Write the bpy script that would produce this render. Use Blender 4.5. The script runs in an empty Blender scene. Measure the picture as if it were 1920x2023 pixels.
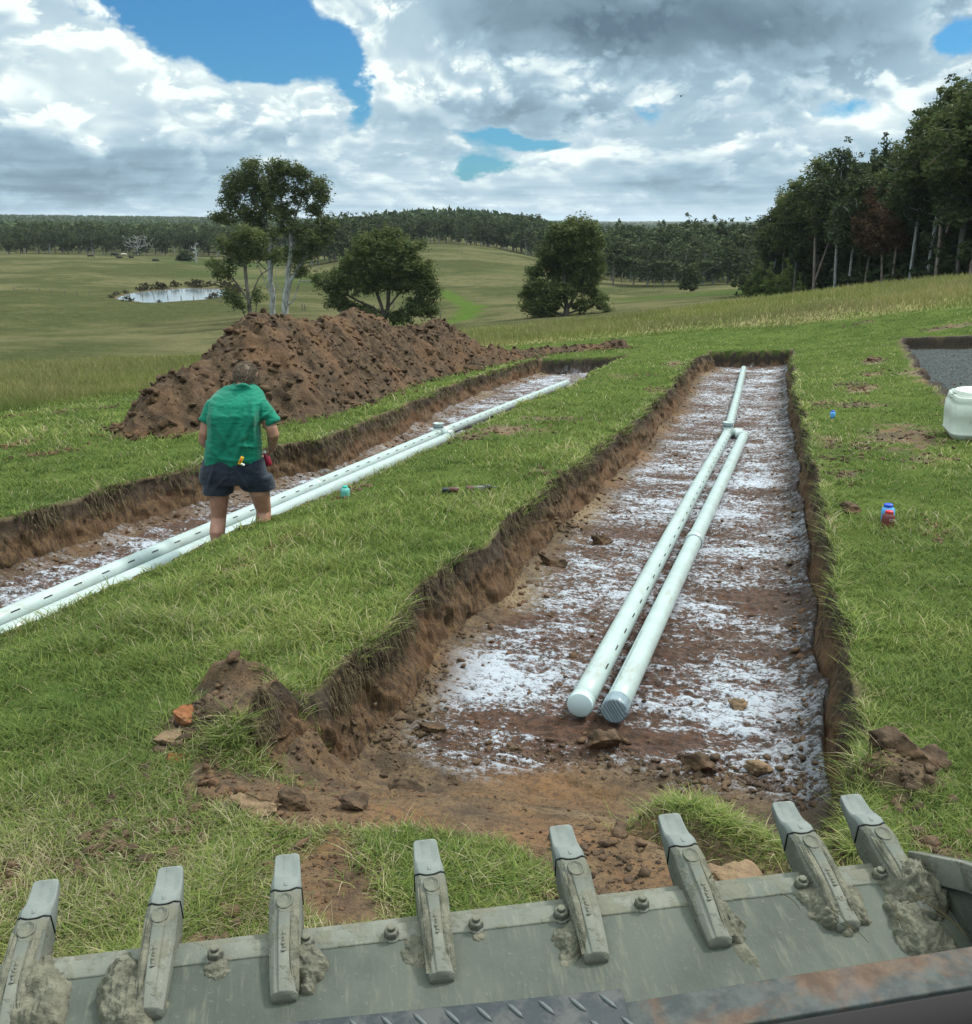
import bpy, bmesh, math, random
import numpy as np
from mathutils import Vector, Matrix
random.seed(7); RNG = np.random.default_rng(7)
scene = bpy.context.scene
COL = scene.collection
rad = math.radians

# ------------------------------------------------------------------ camera
TH, HD, CZ = rad(16.0), rad(16.0), 1.9
cam_d = bpy.data.cameras.new('camera'); cam = bpy.data.objects.new('camera', cam_d); COL.objects.link(cam)
cam.location = (0, 0, CZ); cam.rotation_euler = (rad(90) - TH, 0, HD)
cam_d.sensor_fit = 'HORIZONTAL'; cam_d.sensor_width = 36.0; cam_d.lens = 36.0 * 2000.0 / 1920.0
cam_d.clip_start = 0.05; cam_d.clip_end = 60000
scene.camera = cam
scene.view_settings.view_transform = 'Standard'; scene.view_settings.look = 'None'
scene.view_settings.exposure = 0.72; scene.view_settings.gamma = 1.0
scene.cycles.max_bounces = 5; scene.cycles.diffuse_bounces = 2; scene.cycles.glossy_bounces = 2; scene.cycles.transparent_max_bounces = 8
scene.render.resolution_x = 972; scene.render.resolution_y = 1024

# measuring helpers: reference-photo measurements -> real world points
FP, CX, CY = 2000.0, 960.0, 1011.5
FH = np.array([-math.sin(HD), math.cos(HD), 0.0]); RT = np.array([math.cos(HD), math.sin(HD), 0.0]); ZZ = np.array([0, 0, 1.0])
FW = FH * math.cos(TH) - ZZ * math.sin(TH); UPV = FH * math.sin(TH) + ZZ * math.cos(TH)
CAM = np.array([0, 0, CZ])
def ray(px, py): return FW + RT * (px - CX) / FP - UPV * (py - CY) / FP
def at_dist(px, py, D):
    d = ray(px, py); return CAM + d * (D / math.hypot(d[0], d[1]))
def az_el(px, py):
    d = ray(px, py); d = d / np.linalg.norm(d)
    return math.atan2(d @ RT, d @ FH), math.asin(d[2])

# ------------------------------------------------------------------ node helper
class G:
    def __init__(s, nt): s.nt = nt
    def n(s, typ, ins=None, **props):
        nd = s.nt.nodes.new(typ)
        for k, v in props.items(): setattr(nd, k, v)
        if ins:
            for k, v in ins.items():
                so = nd.inputs[k]
                if isinstance(v, bpy.types.NodeSocket): s.nt.links.new(v, so)
                elif v is not None: so.default_value = v
        return nd
    def m(s, op, a, b=None, c=None, clamp=False):
        ins = {0: a}
        if b is not None: ins[1] = b
        if c is not None: ins[2] = c
        return s.n('ShaderNodeMath', ins, operation=op, use_clamp=clamp).outputs[0]
    def v(s, op, a, b=None, out=0):
        ins = {0: a}
        if b is not None: ins[1] = b
        return s.n('ShaderNodeVectorMath', ins, operation=op).outputs[out]
    def noise(s, vec, scale, detail=4, rough=.5, dist=0.0, out=0):
        return s.n('ShaderNodeTexNoise', {'Vector': vec, 'Scale': scale, 'Detail': detail, 'Roughness': rough, 'Distortion': dist}).outputs[out]
    def mix(s, f, a, b, blend='MIX'):
        nd = s.n('ShaderNodeMix', data_type='RGBA', blend_type=blend)
        for k, v in ((0, f), (6, a), (7, b)):
            so = nd.inputs[k]
            if isinstance(v, bpy.types.NodeSocket): s.nt.links.new(v, so)
            else: so.default_value = v if k == 0 else (*v, 1.0)
        return nd.outputs[2]
    def ss(s, x, a, b, to0=0.0, to1=1.0):
        nd = s.n('ShaderNodeMapRange', {0: x, 1: a, 2: b, 3: to0, 4: to1}, interpolation_type='SMOOTHSTEP')
        return nd.outputs[0]
    def attr(s, name, out='Fac'): return s.n('ShaderNodeAttribute', attribute_name=name).outputs[out]
    def comb(s, x, y, z): return s.n('ShaderNodeCombineXYZ', {0: x, 1: y, 2: z}).outputs[0]

MATS = {}
def material(name, fn):
    m = bpy.data.materials.new(name); m.use_nodes = True; nt = m.node_tree; nt.nodes.clear()
    g = G(nt); out = nt.nodes.new('ShaderNodeOutputMaterial')
    sh = fn(g, out); nt.links.new(sh, out.inputs[0]); MATS[name] = m; return m
def bsdf(g, col, rough=.7, normal=None, spec=.3, metal=0.0, **kw):
    b = g.n('ShaderNodeBsdfPrincipled', {'Roughness': rough, 'Metallic': metal, 'Specular IOR Level': spec})
    so = b.inputs['Base Color']
    if isinstance(col, bpy.types.NodeSocket): g.nt.links.new(col, so)
    else: so.default_value = (*col, 1)
    if normal is not None: g.nt.links.new(normal, b.inputs['Normal'])
    for k, v in kw.items():
        so = b.inputs[k.replace('_', ' ')]
        if isinstance(v, bpy.types.NodeSocket): g.nt.links.new(v, so)
        else: so.default_value = v
    return b.outputs[0]
def bump(g, h, strength=.5, dist=.01): return g.n('ShaderNodeBump', {'Strength': strength, 'Distance': dist, 'Height': h}).outputs[0]

# ------------------------------------------------------------------ sky, sun
SUN_EL, SUN_AZ = rad(52), 44.0       # sun is ahead and to the right of the view, behind thin cloud
sd = np.array([math.cos(SUN_EL) * (math.sin(rad(SUN_AZ))), math.cos(SUN_EL) * math.cos(rad(SUN_AZ)), math.sin(SUN_EL)])
sun_d = bpy.data.lights.new('sun', 'SUN'); sun = bpy.data.objects.new('sun', sun_d); COL.objects.link(sun)
sun_d.energy = 2.4; sun_d.angle = rad(8); sun_d.color = (1.0, .97, .9)
sun.rotation_euler = Vector(sd).to_track_quat('Z', 'Y').to_euler()

world = bpy.data.worlds.new("World"); scene.world = world; world.use_nodes = True
wt = world.node_tree; wt.nodes.clear(); g = G(wt)
sky = g.n('ShaderNodeTexSky', sky_type='NISHITA', sun_disc=False, sun_elevation=SUN_EL, sun_rotation=rad(SUN_AZ))
sky.air_density = 1.0; sky.dust_density = .6; sky.ozone_density = 1.6
dirv = g.v('NORMALIZE', g.n('ShaderNodeTexCoord').outputs['Generated'])
dx = g.v('DOT_PRODUCT', dirv, tuple(RT), out=1); dy = g.v('DOT_PRODUCT', dirv, tuple(FH), out=1); dz = g.v('DOT_PRODUCT', dirv, (0, 0, 1), out=1)
az = g.m('ARCTAN2', dx, dy); el = g.m('ARCSINE', dz)
elp = g.m('MAXIMUM', el, 0.0)
# cloud lattice coordinate: finer towards the horizon
gel = g.m('POWER', g.m('ADD', elp, .015), .62)
pc = g.comb(az, g.m('MULTIPLY', gel, 1.15), 0.0)
warp = g.noise(pc, 5.0, 3, .55, out=1)
pw = g.v('ADD', pc, g.v('MULTIPLY', g.v('SUBTRACT', warp, (.5, .5, .5)), (.10, .07, 0)))
ae = g.comb(az, el, 0.0)
aew = g.v('ADD', ae, g.v('MULTIPLY', g.v('SUBTRACT', g.noise(pc, 9.0, 5, .6, out=1), (.5, .5, .5)), (.085, .06, 0)))
# measured cloud masses: centre x, y, half sizes (photo measurements), cover, brightness
CL = [
 (500, 40, 190, 85, -1.6, 0), (330, 10, 90, 30, -.8, 0), (590, 80, 110, 50, -1.0, 0), (725, 205, 30, 38, -1.3, 0), (690,150,26,40,-.7,0),
 (1035, 275, 95, 17, -1.55, 0), (960, 330, 48, 15, -1.3, 0), (1285, 178, 40, 46, -1.5, 0), (1905, 85, 34, 22, -1.2, 0), (1690, 235, 85, 30, -1.5, 0), (1120,290,26,26,-.3,.1),
 (680, 0, 40, 26, .7, .25), (620, 70, 36, 26, .5, .1),
 (150, 95, 190, 60, .5, .32), (330, 140, 140, 50, .5, .22), (560, 205, 120, 45, .6, .30), (90, 215, 110, 40, .3, .34), (195, 265, 40, 26, .3, .4),
 (60, 300, 170, 40, .5, -.42), (260, 330, 150, 30, .4, -.30), (500, 265, 110, 22, .3, -.18), (200, 375, 260, 22, .3, -.26), (430, 180, 60, 20, .2, -.12),
 (740, 110, 90, 90, .6, .26), (860, 60, 50, 60, .5, .22), (1000, 150, 190, 36, .6, .34), (1250, 130, 130, 26, .5, .10), (1430, 160, 130, 30, .5, .16),
 (1180, 50, 290, 60, 1.2, -.70), (1500, 45, 230, 60, .8, -.46), (950, 215, 180, 34, .8, -.34), (1120, 225, 120, 24, .6, -.26), (1560, 170, 90, 30, .4, -.20),
 (1130, 330, 60, 70, .7, .30), (1290, 265, 110, 50, .4, .26), (1230, 330, 110, 40, .3, -.20), (1500, 300, 130, 50, .3, -.14), (1460, 240, 30, 60, .3, .30), (1640, 270, 50, 30, .5, .40),
 (1780, 140, 120, 60, .4, .12), (1600, 20, 60, 30, .3, .0), (1350, 370, 260, 16, .3, -.20), (700, 330, 200, 18, .3, .10), (930, 370, 100, 30, .3, .22), (1050,400,200,16,.2,.2), (500, 410, 300, 14, .2, .14),
 (1750, 245, 46, 26, .9, .55), (800, 40, 60, 60, .5, .2), (620, 300, 120, 18, .3, .2),
]
cov = None; bri = None
for (px, py, rx, ry, dc, db) in CL:
    a0, e0 = az_el(px, py); sx, sy = FP * 1.0 / rx, FP * 1.0 / ry
    q = g.v('MULTIPLY', g.v('SUBTRACT', aew, (a0, e0, 0)), (sx, sy, 0))
    w = g.m('EXPONENT', g.m('MULTIPLY', g.v('DOT_PRODUCT', q, q, out=1), -.55))
    if dc: cov = g.m('MULTIPLY_ADD', w, dc, 1.05 if cov is None else cov)
    if db: bri = g.m("MULTIPLY_ADD", w, db * .62, .655 if bri is None else bri)
def billow(vec, sc, det):
    vo = g.n('ShaderNodeTexVoronoi', {'Vector': vec, 'Scale': sc, 'Detail': det, 'Roughness': .55, 'Lacunarity': 2.2, 'Smoothness': .35}, feature='SMOOTH_F1', normalize=True, voronoi_dimensions='2D')
    return g.m('SUBTRACT', 1.0, vo.outputs['Distance'])
hz = g.ss(el, .0, .13, 1.0, 0.0)
covl = g.m('MINIMUM', cov, 1.12)
f2 = g.noise(g.v('MULTIPLY', pc, (8, 36, 1)), 1.0, 5, .55)
f1 = g.noise(pw, 6.0, 6, .58)
dens = g.m('MULTIPLY_ADD', g.m('SUBTRACT', f1, .5), 2.4, g.m('SUBTRACT', cov, .42))
alpha = g.ss(dens, .0, .46)
B = g.m('ADD', g.m('MULTIPLY_ADD', g.m('SUBTRACT', f1, .5), .5, bri), g.m('MULTIPLY', g.ss(dens, .1, 1.3), -.14))
for (off, sc, thr, bs, wid) in (((3.1, 1.7, 0), 10.0, .68, 22.0, .32), ((7.7, 4.2, 0), 7.0, .68, 15.0, .30), ((12.3, 9.1, 0), 9.0, .76, 26.0, .26)):
    q0 = g.v('ADD', pw, off)
    fa = g.noise(q0, sc, 6, .60); ba = billow(q0, bs, 3.0)
    fb = g.noise(g.v('ADD', q0, (.006, .026, 0)), sc, 2, .6); bb = billow(g.v('ADD', q0, (.003, .014, 0)), bs, 1.0)
    d0 = g.m('MULTIPLY_ADD', g.m('ADD', g.m('SUBTRACT', fa, .5), g.m('MULTIPLY', g.m('SUBTRACT', ba, .62), .45)), 2.6, g.m('SUBTRACT', g.m('MULTIPLY', covl, .6), thr - .06))
    d1 = g.m('MULTIPLY_ADD', g.m('ADD', g.m('SUBTRACT', fb, .5), g.m('MULTIPLY', g.m('SUBTRACT', bb, .62), .45)), 2.6, g.m('SUBTRACT', g.m('MULTIPLY', covl, .6), thr - .06))
    ak = g.m('MULTIPLY', g.ss(d0, 0.0, wid), g.m('MULTIPLY_ADD', hz, -.55, 1.0))
    lit = g.ss(d1, -.12, .42, 1.0, 0.0)
    Bk = g.m('MULTIPLY_ADD', lit, g.m('MULTIPLY_ADD', g.ss(bri, .34, .66), .34, .08), g.m('SUBTRACT', bri, g.m('MULTIPLY_ADD', g.ss(bri, .34, .66), .13, .03))); Bk = g.m('ADD', Bk, g.m('MULTIPLY', g.m('SUBTRACT', ba, .62), .30))
    B = g.m('ADD', B, g.m('MULTIPLY', g.m('SUBTRACT', Bk, B), ak)); alpha = g.m('MAXIMUM', alpha, g.ss(d0, 0.0, wid))
B = g.m('ADD', B, g.m('MULTIPLY', g.m('SUBTRACT', f2, .5), g.m('MULTIPLY', hz, .9)))
overh = g.ss(el, .40, .9, 0.0, 1.0)  # unseen cloud overhead, brightened to lift the ambient light
B = g.m('MULTIPLY_ADD', overh, .4, B)
ramp = g.n('ShaderNodeValToRGB', {0: g.m('MULTIPLY', B, 1.0, clamp=True)})
cr = ramp.color_ramp; cr.interpolation = 'LINEAR'
stops = [(0, (.075, .120, .160)), (.25, (.130, .195, .245)), (.5, (.215, .310, .380)), (.72, (.325, .42, .475)), (.88, (.455, .535, .55)), (1, (.60, .67, .655))]
cr.elements[0].position = 0; cr.elements[0].color = (*stops[0][1], 1); cr.elements[1].position = 1; cr.elements[1].color = (*stops[-1][1], 1)
for p_, c_ in stops[1:-1]:
    e_ = cr.elements.new(p_); e_.color = (*c_, 1)
skyc = g.mix(1.0, sky.outputs[0], (.017, .043, .062), 'MULTIPLY')
gain = g.m('MULTIPLY_ADD', overh, 1.5, 1.0)
cloudg = g.v('MULTIPLY', ramp.outputs[0], g.comb(gain, gain, gain))
final = g.mix(alpha, skyc, cloudg)
bg = g.n('ShaderNodeBackground', {'Color': final, 'Strength': 1.0})
wo = wt.nodes.new('ShaderNodeOutputWorld'); wt.links.new(bg.outputs[0], wo.inputs[0])
world.cycles.sampling_method = 'MANUAL'; world.cycles.sample_map_resolution = 512

# ------------------------------------------------------------------ numpy noise
def _h(ix, iy, iz, seed):
    n = (ix * 374761393 + iy * 668265263 + iz * 2147483647 + seed * 974711) & 0xffffffff
    n = ((n ^ (n >> 13)) * 1274126177) & 0xffffffff
    n = ((n ^ (n >> 16)) * 2246822519) & 0xffffffff
    return ((n ^ (n >> 15)) & 0xffffff) / 0xffffff
def vnoise(x, y, z=None, seed=0):
    x = np.asarray(x, float); y = np.asarray(y, float)
    z = np.zeros_like(x) if z is None else np.asarray(z, float)
    ix, iy, iz = np.floor(x).astype(np.int64), np.floor(y).astype(np.int64), np.floor(z).astype(np.int64)
    fx, fy, fz = x - ix, y - iy, z - iz
    fx, fy, fz = [f * f * (3 - 2 * f) for f in (fx, fy, fz)]
    r = 0
    for a in (0, 1):
        wa = fx if a else 1 - fx
        for b in (0, 1):
            wb = fy if b else 1 - fy
            for c in (0, 1):
                wc = fz if c else 1 - fz
                r = r + wa * wb * wc * _h(ix + a, iy + b, iz + c, seed)
    return r
def fbm(x, y, z=None, oct=4, seed=0, gain=.5):
    r = 0; a = 1; t = 0; f = 1.0
    for o in range(oct):
        r = r + a * (vnoise(np.asarray(x) * f, np.asarray(y) * f, None if z is None else np.asarray(z) * f, seed + o * 17) - .5); t += a; a *= gain; f *= 2.03
    return r / t * 2        # about -1..1
def sstep(x, a, b):
    t = np.clip((x - a) / (b - a), 0, 1); return t * t * (3 - 2 * t)

# ------------------------------------------------------------------ lie of the land
def pad_s(x): return np.clip(.045 + np.where(x > .3, -.0058 * (x - .3), -.002 * x), .012, .075)
def pad(x, y): return -pad_s(x) * np.maximum(y, 0)
PROF = {   # photo column: [(distance, row)...]
 -300: [(18, 840), (24, 785), (34, 735), (60, 745), (80, 730), (120, 645), (170, 588), (260, 540), (400, 500), (600, 494), (900, 478), (1500, 448), (2600, 437), (7000, 437.5)],
 0:    [(18, 812), (24, 768), (34, 722), (60, 733), (80, 718), (120, 640), (170, 586), (260, 540), (400, 500), (600, 494), (900, 478), (1500, 446), (2600, 435), (7000, 437.5)],
 300:  [(22, 775), (36, 712), (60, 722), (85, 705), (130, 632), (170, 591), (260, 541), (400, 502), (600, 495), (900, 478), (1500, 448), (2600, 438), (7000, 437.5)],
 600:  [(27, 728), (38, 690), (60, 698), (78, 688), (100, 655), (140, 610), (200, 566), (300, 527), (420, 506), (600, 495), (900, 478), (1500, 452), (2600, 442), (7000, 437.5)],
 850:  [(30, 700), (42, 662), (62, 672), (82, 664), (105, 645), (150, 606), (200, 562), (260, 511), (340, 474), (500, 462), (900, 462), (2600, 445), (7000, 437.5)],
 1030: [(33, 680), (45, 645), (65, 655), (85, 645), (110, 631), (160, 586), (220, 538), (290, 507), (400, 490), (500, 478), (900, 462), (2600, 445), (7000, 437.5)],
 1200: [(34, 664), (46, 628), (66, 642), (90, 634), (120, 615), (170, 590), (240, 563), (330, 548), (450, 530), (900, 490), (2600, 450), (7000, 437.5)],
 1450: [(34, 643), (48, 598), (66, 612), (90, 604), (130, 588), (180, 573), (250, 560), (350, 550), (450, 530), (900, 490), (2600, 450), (7000, 437.5)],
 1650: [(33, 623), (48, 573), (66, 590), (90, 588), (120, 584), (200, 568), (350, 550), (900, 490), (2600, 450), (7000, 437.5)],
 1920: [(31, 600), (47, 545), (66, 556), (90, 553), (200, 540), (350, 535), (900, 490), (2600, 450), (7000, 437.5)],
 2300: [(29, 590), (46, 530), (66, 540), (90, 540), (200, 530), (350, 525), (900, 490), (2600, 450), (7000, 437.5)],
}
LD = np.linspace(math.log(8), math.log(9000), 500)
tabs = []; AZs = []; MOWD = []; CRD = []
for c, pr in PROF.items():
    zz = [at_dist(c, r, D)[2] for D, r in pr]; ld = [math.log(D) for D, r in pr]
    t = np.interp(LD, ld, zz); k = np.hanning(17); k /= k.sum()
    t = np.convolve(np.pad(t, 8, mode='edge'), k, mode='valid')
    tabs.append(t); AZs.append(az_el(c, 500)[0]); MOWD.append(pr[0][0]); CRD.append(pr[1][0])
AZs = np.array(AZs); tabs = np.array(tabs)
AZG = np.linspace(AZs[0], AZs[-1], 200)
TAB = np.array([[0]]) if False else np.stack([np.interp(AZG, AZs, tabs[:, i]) for i in range(len(LD))], 1)
k = np.hanning(21); k /= k.sum()
TAB = np.apply_along_axis(lambda a: np.convolve(np.pad(a, 10, mode='edge'), k, mode='valid'), 0, TAB)
def polar(x, y):
    a = np.arctan2(x * RT[0] + y * RT[1], x * FH[0] + y * FH[1]); return a, np.hypot(x, y)
def htab(x, y):
    a, D = polar(x, y)
    u = np.clip((a - AZG[0]) / (AZG[-1] - AZG[0]), 0, 1) * (len(AZG) - 1); v = np.clip((np.log(np.maximum(D, 1)) - LD[0]) / (LD[-1] - LD[0]), 0, 1) * (len(LD) - 1)
    i = np.minimum(u.astype(int), len(AZG) - 2); j = np.minimum(v.astype(int), len(LD) - 2); fu, fv = u - i, v - j
    return (TAB[i, j] * (1 - fu) + TAB[i + 1, j] * fu) * (1 - fv) + (TAB[i, j + 1] * (1 - fu) + TAB[i + 1, j + 1] * fu) * fv
POND = at_dist(352, 582, 168); 
def hs(x, y):
    x = np.asarray(x, float); y = np.asarray(y, float)
    D = np.hypot(x, y); md = mow_d(x, y)
    w = sstep(D, md - 5, md + 3)
    h = pad(x, y) * (1 - w) + htab(x, y) * w
    return h
def mow_d(x, y): a, _ = polar(x, y); return np.interp(a, AZs, MOWD)
def crest_d(x, y): a, _ = polar(x, y); return np.interp(a, AZs, CRD)
def hit(px, py, off=0.0, h=hs, lo=.8, hi=3000):
    d = ray(px, py); t = np.geomspace(lo, hi, 3000); P = CAM[None] + d[None] * t[:, None]
    f = P[:, 2] - (h(P[:, 0], P[:, 1]) + off); i = np.argmax(f < 0)
    if i == 0: return P[-1]
    t0, t1 = t[i - 1], t[i]
    tt = t0 + (t1 - t0) * f[i - 1] / (f[i - 1] - f[i]); return CAM + d * tt
def P2(px, py, off=0.0): return hit(px, py, off)[:2]

def poly_sd(x, y, poly):
    """signed distance to polygon, positive inside"""
    poly = np.asarray(poly); n = len(poly); d = np.full(np.shape(x), 1e9); ins = np.zeros(np.shape(x), bool)
    for i in range(n):
        a, b = poly[i], poly[(i + 1) % n]; ex, ey = b - a
        t = np.clip(((x - a[0]) * ex + (y - a[1]) * ey) / (ex * ex + ey * ey + 1e-12), 0, 1)
        d = np.minimum(d, np.hypot(x - a[0] - t * ex, y - a[1] - t * ey))
        c = ((a[1] > y) != (b[1] > y)) & (x < (b[0] - a[0]) * (y - a[1]) / (b[1] - a[1] + 1e-12) + a[0]); ins ^= c
    return np.where(ins, d, -d)

def track(pts):
    w = np.array([P2(*p) for p in pts]); w = w[np.argsort(w[:, 1])]; return w
trL1 = track([(-120, 1066), (0, 1032), (77, 1012), (148, 994), (215, 966), (287, 948), (358, 933), (404, 920), (553, 879), (635, 871), (716, 835), (798, 805), (870, 769), (960, 738), (1040, 716), (1093, 700)])
trL2 = track([(-150, 1310), (0, 1245), (77, 1214), (256, 1127), (461, 1035), (563, 999), (696, 948), (788, 907), (880, 866), (1037, 789), (1129, 759), (1165, 733), (1215, 712)])
trM1 = track([(1395, 700), (1368, 712), (1328, 765), (1267, 815), (1236, 846), (1149, 907), (1088, 963), (1006, 1025), (960, 1076), (901, 1107), (829, 1160), (798, 1200), (757, 1250), (686, 1300), (655, 1335), (560, 1420), (450, 1500)])
trM2 = track([(1564, 690), (1569, 754), (1582, 820), (1600, 887), (1615, 948), (1632, 1035), (1636, 1091), (1630, 1163), (1655, 1214), (1661, 1291), (1676, 1341), (1690, 1418), (1700, 1474), (1681, 1535)])
YM_END = P2(1480, 692)[1]; YL_END = P2(1245, 703)[1]
Y_RAMP0, Y_RAMP1 = P2(900, 1650)[1], P2(900, 1490, -.3)[1]
DEP_M, DEP_L = .42, .40
print('ends', YM_END, YL_END, 'ramp', Y_RAMP0, Y_RAMP1)
print('L1', trL1.round(2).tolist()); print('L2', trL2.round(2).tolist()); print('M1', trM1.round(2).tolist()); print('M2', trM2.round(2).tolist())

# ------------------------------------------------------------------ object helpers
def tag(o, label=None, cat=None, group=None, kind=None):
    if label: o['label'] = label
    if cat: o['category'] = cat
    if group: o['group'] = group
    if kind: o['kind'] = kind
    return o
def link(o, parent=None):
    COL.objects.link(o)
    if parent is not None: o.parent = parent
    return o
def empty(name, loc, rz=0.0, rot=None):
    o = bpy.data.objects.new(name, None); COL.objects.link(o); o.location = loc
    o.rotation_euler = rot if rot is not None else (0, 0, rz); o.empty_display_size = .1
    return o
def np_mesh(name, V, faces, mat, parent=None, smooth=True, attrs=None, n=None):
    """V (N,3); faces (M,n) array, or list of such arrays"""
    me = bpy.data.meshes.new(name); V = np.asarray(V, np.float32)
    fl = faces if isinstance(faces, list) else [faces]; fl = [np.asarray(f, np.int32) for f in fl if len(f)]
    me.vertices.add(len(V)); me.vertices.foreach_set('co', V.ravel())
    tot = sum(f.size for f in fl); me.loops.add(tot); me.loops.foreach_set('vertex_index', np.concatenate([f.ravel() for f in fl]))
    cnt = np.concatenate([np.full(len(f), f.shape[1], np.int32) for f in fl]); st = np.concatenate([[0], np.cumsum(cnt)[:-1]]).astype(np.int32)
    me.polygons.add(len(cnt)); me.polygons.foreach_set('loop_start', st); me.polygons.foreach_set('loop_total', cnt)
    if smooth: me.polygons.foreach_set('use_smooth', np.ones(len(cnt), bool))
    if attrs:
        for k_, a_ in attrs.items():
            at = me.attributes.new(k_, 'FLOAT', 'POINT'); at.data.foreach_set('value', np.asarray(a_, np.float32))
    me.update(calc_edges=True); me.materials.append(mat)
    o = bpy.data.objects.new(name, me); return link(o, parent)

# ------------------------------------------------------------------ ground masks
def W(pts): return np.array([P2(*p) for p in pts])
PIT = np.array([P2(1785, 668), P2(1802, 703), P2(1832, 742), P2(1862, 768), P2(1885, 800), P2(1990, 800), P2(2350, 820), P2(2350, 655), P2(1920, 664)])
CUT = W([(405, 1560), (385, 1500), (400, 1440), (440, 1410), (560, 1385), (680, 1330), (900, 1330), (1670, 1400), (1668, 1520), (1600, 1575), (1560, 1600), (1500, 1640), (1300, 1700), (1130, 1800), (1090, 1730), (1040, 1690), (880, 1665), (760, 1650), (660, 1640), (520, 1625), (430, 1600)])
DIRT_PATCH = W([(620, 1690), (680, 1650), (760, 1700), (770, 1800), (640, 1850), (590, 1800)])
DIRT_EDGE = W([(1100, 1700), (1560, 1620), (1640, 1690), (1400, 1800), (1100, 1850)])
SODP = np.array(P2(1400, 1625))
patches = [  # bare or scuffed soil on the turf: px, py, half width, half height, strength
 (1790, 862, 120, 34, .9), (1700, 882, 60, 20, .8), (1850, 905, 90, 24, .7), (1700, 800, 60, 10, .7), (1690, 762, 60, 10, .75), (1725, 712, 22, 8, 1), (1730, 738, 30, 8, .7), (1700, 768, 34, 9, .9),
 (1840, 735, 60, 22, .9), (1620, 800, 34, 18, .5), (1640, 870, 40, 20, .6), (1665, 940, 40, 14, .8), (1850, 1048, 26, 9, .8), (1880, 645, 60, 6, .8), (1640, 905, 60, 16, .5),
 (1000, 850, 120, 14, .8), (1090, 830, 80, 10, .6), (930, 860, 60, 10, .8), (1240, 742, 60, 6, .5), (1120, 960, 60, 16, .3), (1330, 720, 30, 8, .8), (1300, 770, 30, 10, .6), (1060, 940, 40, 14, .4), (1700, 640, 30, 4, .5),
 (560, 1065, 16, 7, .5), (470, 1115, 20, 8, .4), (460, 1130, 30, 9, .35), (130, 890, 26, 5, .7), (70, 898, 20, 6, .7), (125, 815, 16, 4, .6), (200, 808, 16, 4, .5), (30, 878, 30, 8, .8), (40, 820, 18, 4, .6),
 (30, 1720, 90, 60, .85), (90, 1640, 80, 30, .5), (20, 1800, 60, 60, .8), (260, 1620, 80, 24, .42), (180, 1700, 120, 40, .38), (330, 1700, 90, 40, .36), (480, 1700, 60, 40, .36), (470, 1790, 60, 30, .34), (1860, 1660, 90, 14, 1), (1790, 1600, 50, 14, .5), (1180, 1760, 130, 60, 1),
 (340, 1490, 34, 20, .7), (290, 1535, 30, 8, .6), (380, 1600, 60, 16, .3), (700, 960, 26, 6, .3)]
PW = [(P2(a, b), P2(a + c, b), P2(a, b - d), P2(a, b + d), e) for a, b, c, d, e in patches]
PBUCK = []
def masks(x, y):
    """grass cover 0..1 and bare-soil amount at plan positions (near field)"""
    wx = x + .10 * fbm(x * 3, y * 3, oct=3, seed=5); wy = y + .10 * fbm(x * 3, y * 3, oct=3, seed=9)
    D = np.hypot(x, y)
    bare = np.zeros(x.shape)
    for c, ex, n0_, n1_, st in PW:
        a = math.hypot(*(ex - c)); b = math.hypot(*(n0_ - n1_)) / 2
        dr = c / np.hypot(*c); u = (wx - c[0]) * dr[1] - (wy - c[1]) * dr[0]; v = (wx - c[0]) * dr[0] + (wy - c[1]) * dr[1]
        q = (u / a) ** 2 + (v / b) ** 2
        bare = np.maximum(bare, st * np.exp(-q * 1.0))
    n_ = fbm(x * 2.2, y * 2.2, oct=4, seed=31); n2 = fbm(x * 9, y * 9, oct=2, seed=37)
    bare = sstep(bare + n_ * .42 + n2 * .30, .38, .78) * (.80 + .2 * sstep(n2, -.2, .3))
    # thin scuffed band along the trench edges
    for tr, sgn, wd in ((trL1, -1, .08), (trL2, 1, .03), (trM1, -1, .02), (trM2, 1, .05)):
        e = (x - np.interp(y, tr[:, 1], tr[:, 0])) * sgn
        ok = (y > 3.0) & (y < (YM_END if tr is trM1 or tr is trM2 else YL_END) + .5)
        bare = np.maximum(bare, np.where(ok, sstep(wd * (1.0 + 1.3 * n_) - np.abs(e), -.05, .08) * .85, 0))
    dc = poly_sd(wx, wy, CUT); bare = np.maximum(bare, sstep(dc, -.05, .03))
    for Pg in (DIRT_PATCH, DIRT_EDGE): bare = np.maximum(bare, sstep(poly_sd(wx, wy, Pg) + .05 * n2, -.10, .06))
    dp = poly_sd(wx, wy, PIT); bare = np.maximum(bare, sstep(dp, -.22, -.02))
    return np.clip(bare, 0, 1), dc, dp
def trench_t(x, y):
    """0 outside, 1 well inside either trench"""
    xm1 = np.interp(y, trM1[:, 1], trM1[:, 0]); xm2 = np.interp(y, trM2[:, 1], trM2[:, 0]); xl1 = np.interp(y, trL1[:, 1], trL1[:, 0]); xl2 = np.interp(y, trL2[:, 1], trL2[:, 0])
    inm = (x > xm1) & (x < xm2) & (y < YM_END) & (y > Y_RAMP0 + .1); inl = (x > xl1) & (x < xl2) & (y < YL_END)
    return inm, inl

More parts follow.
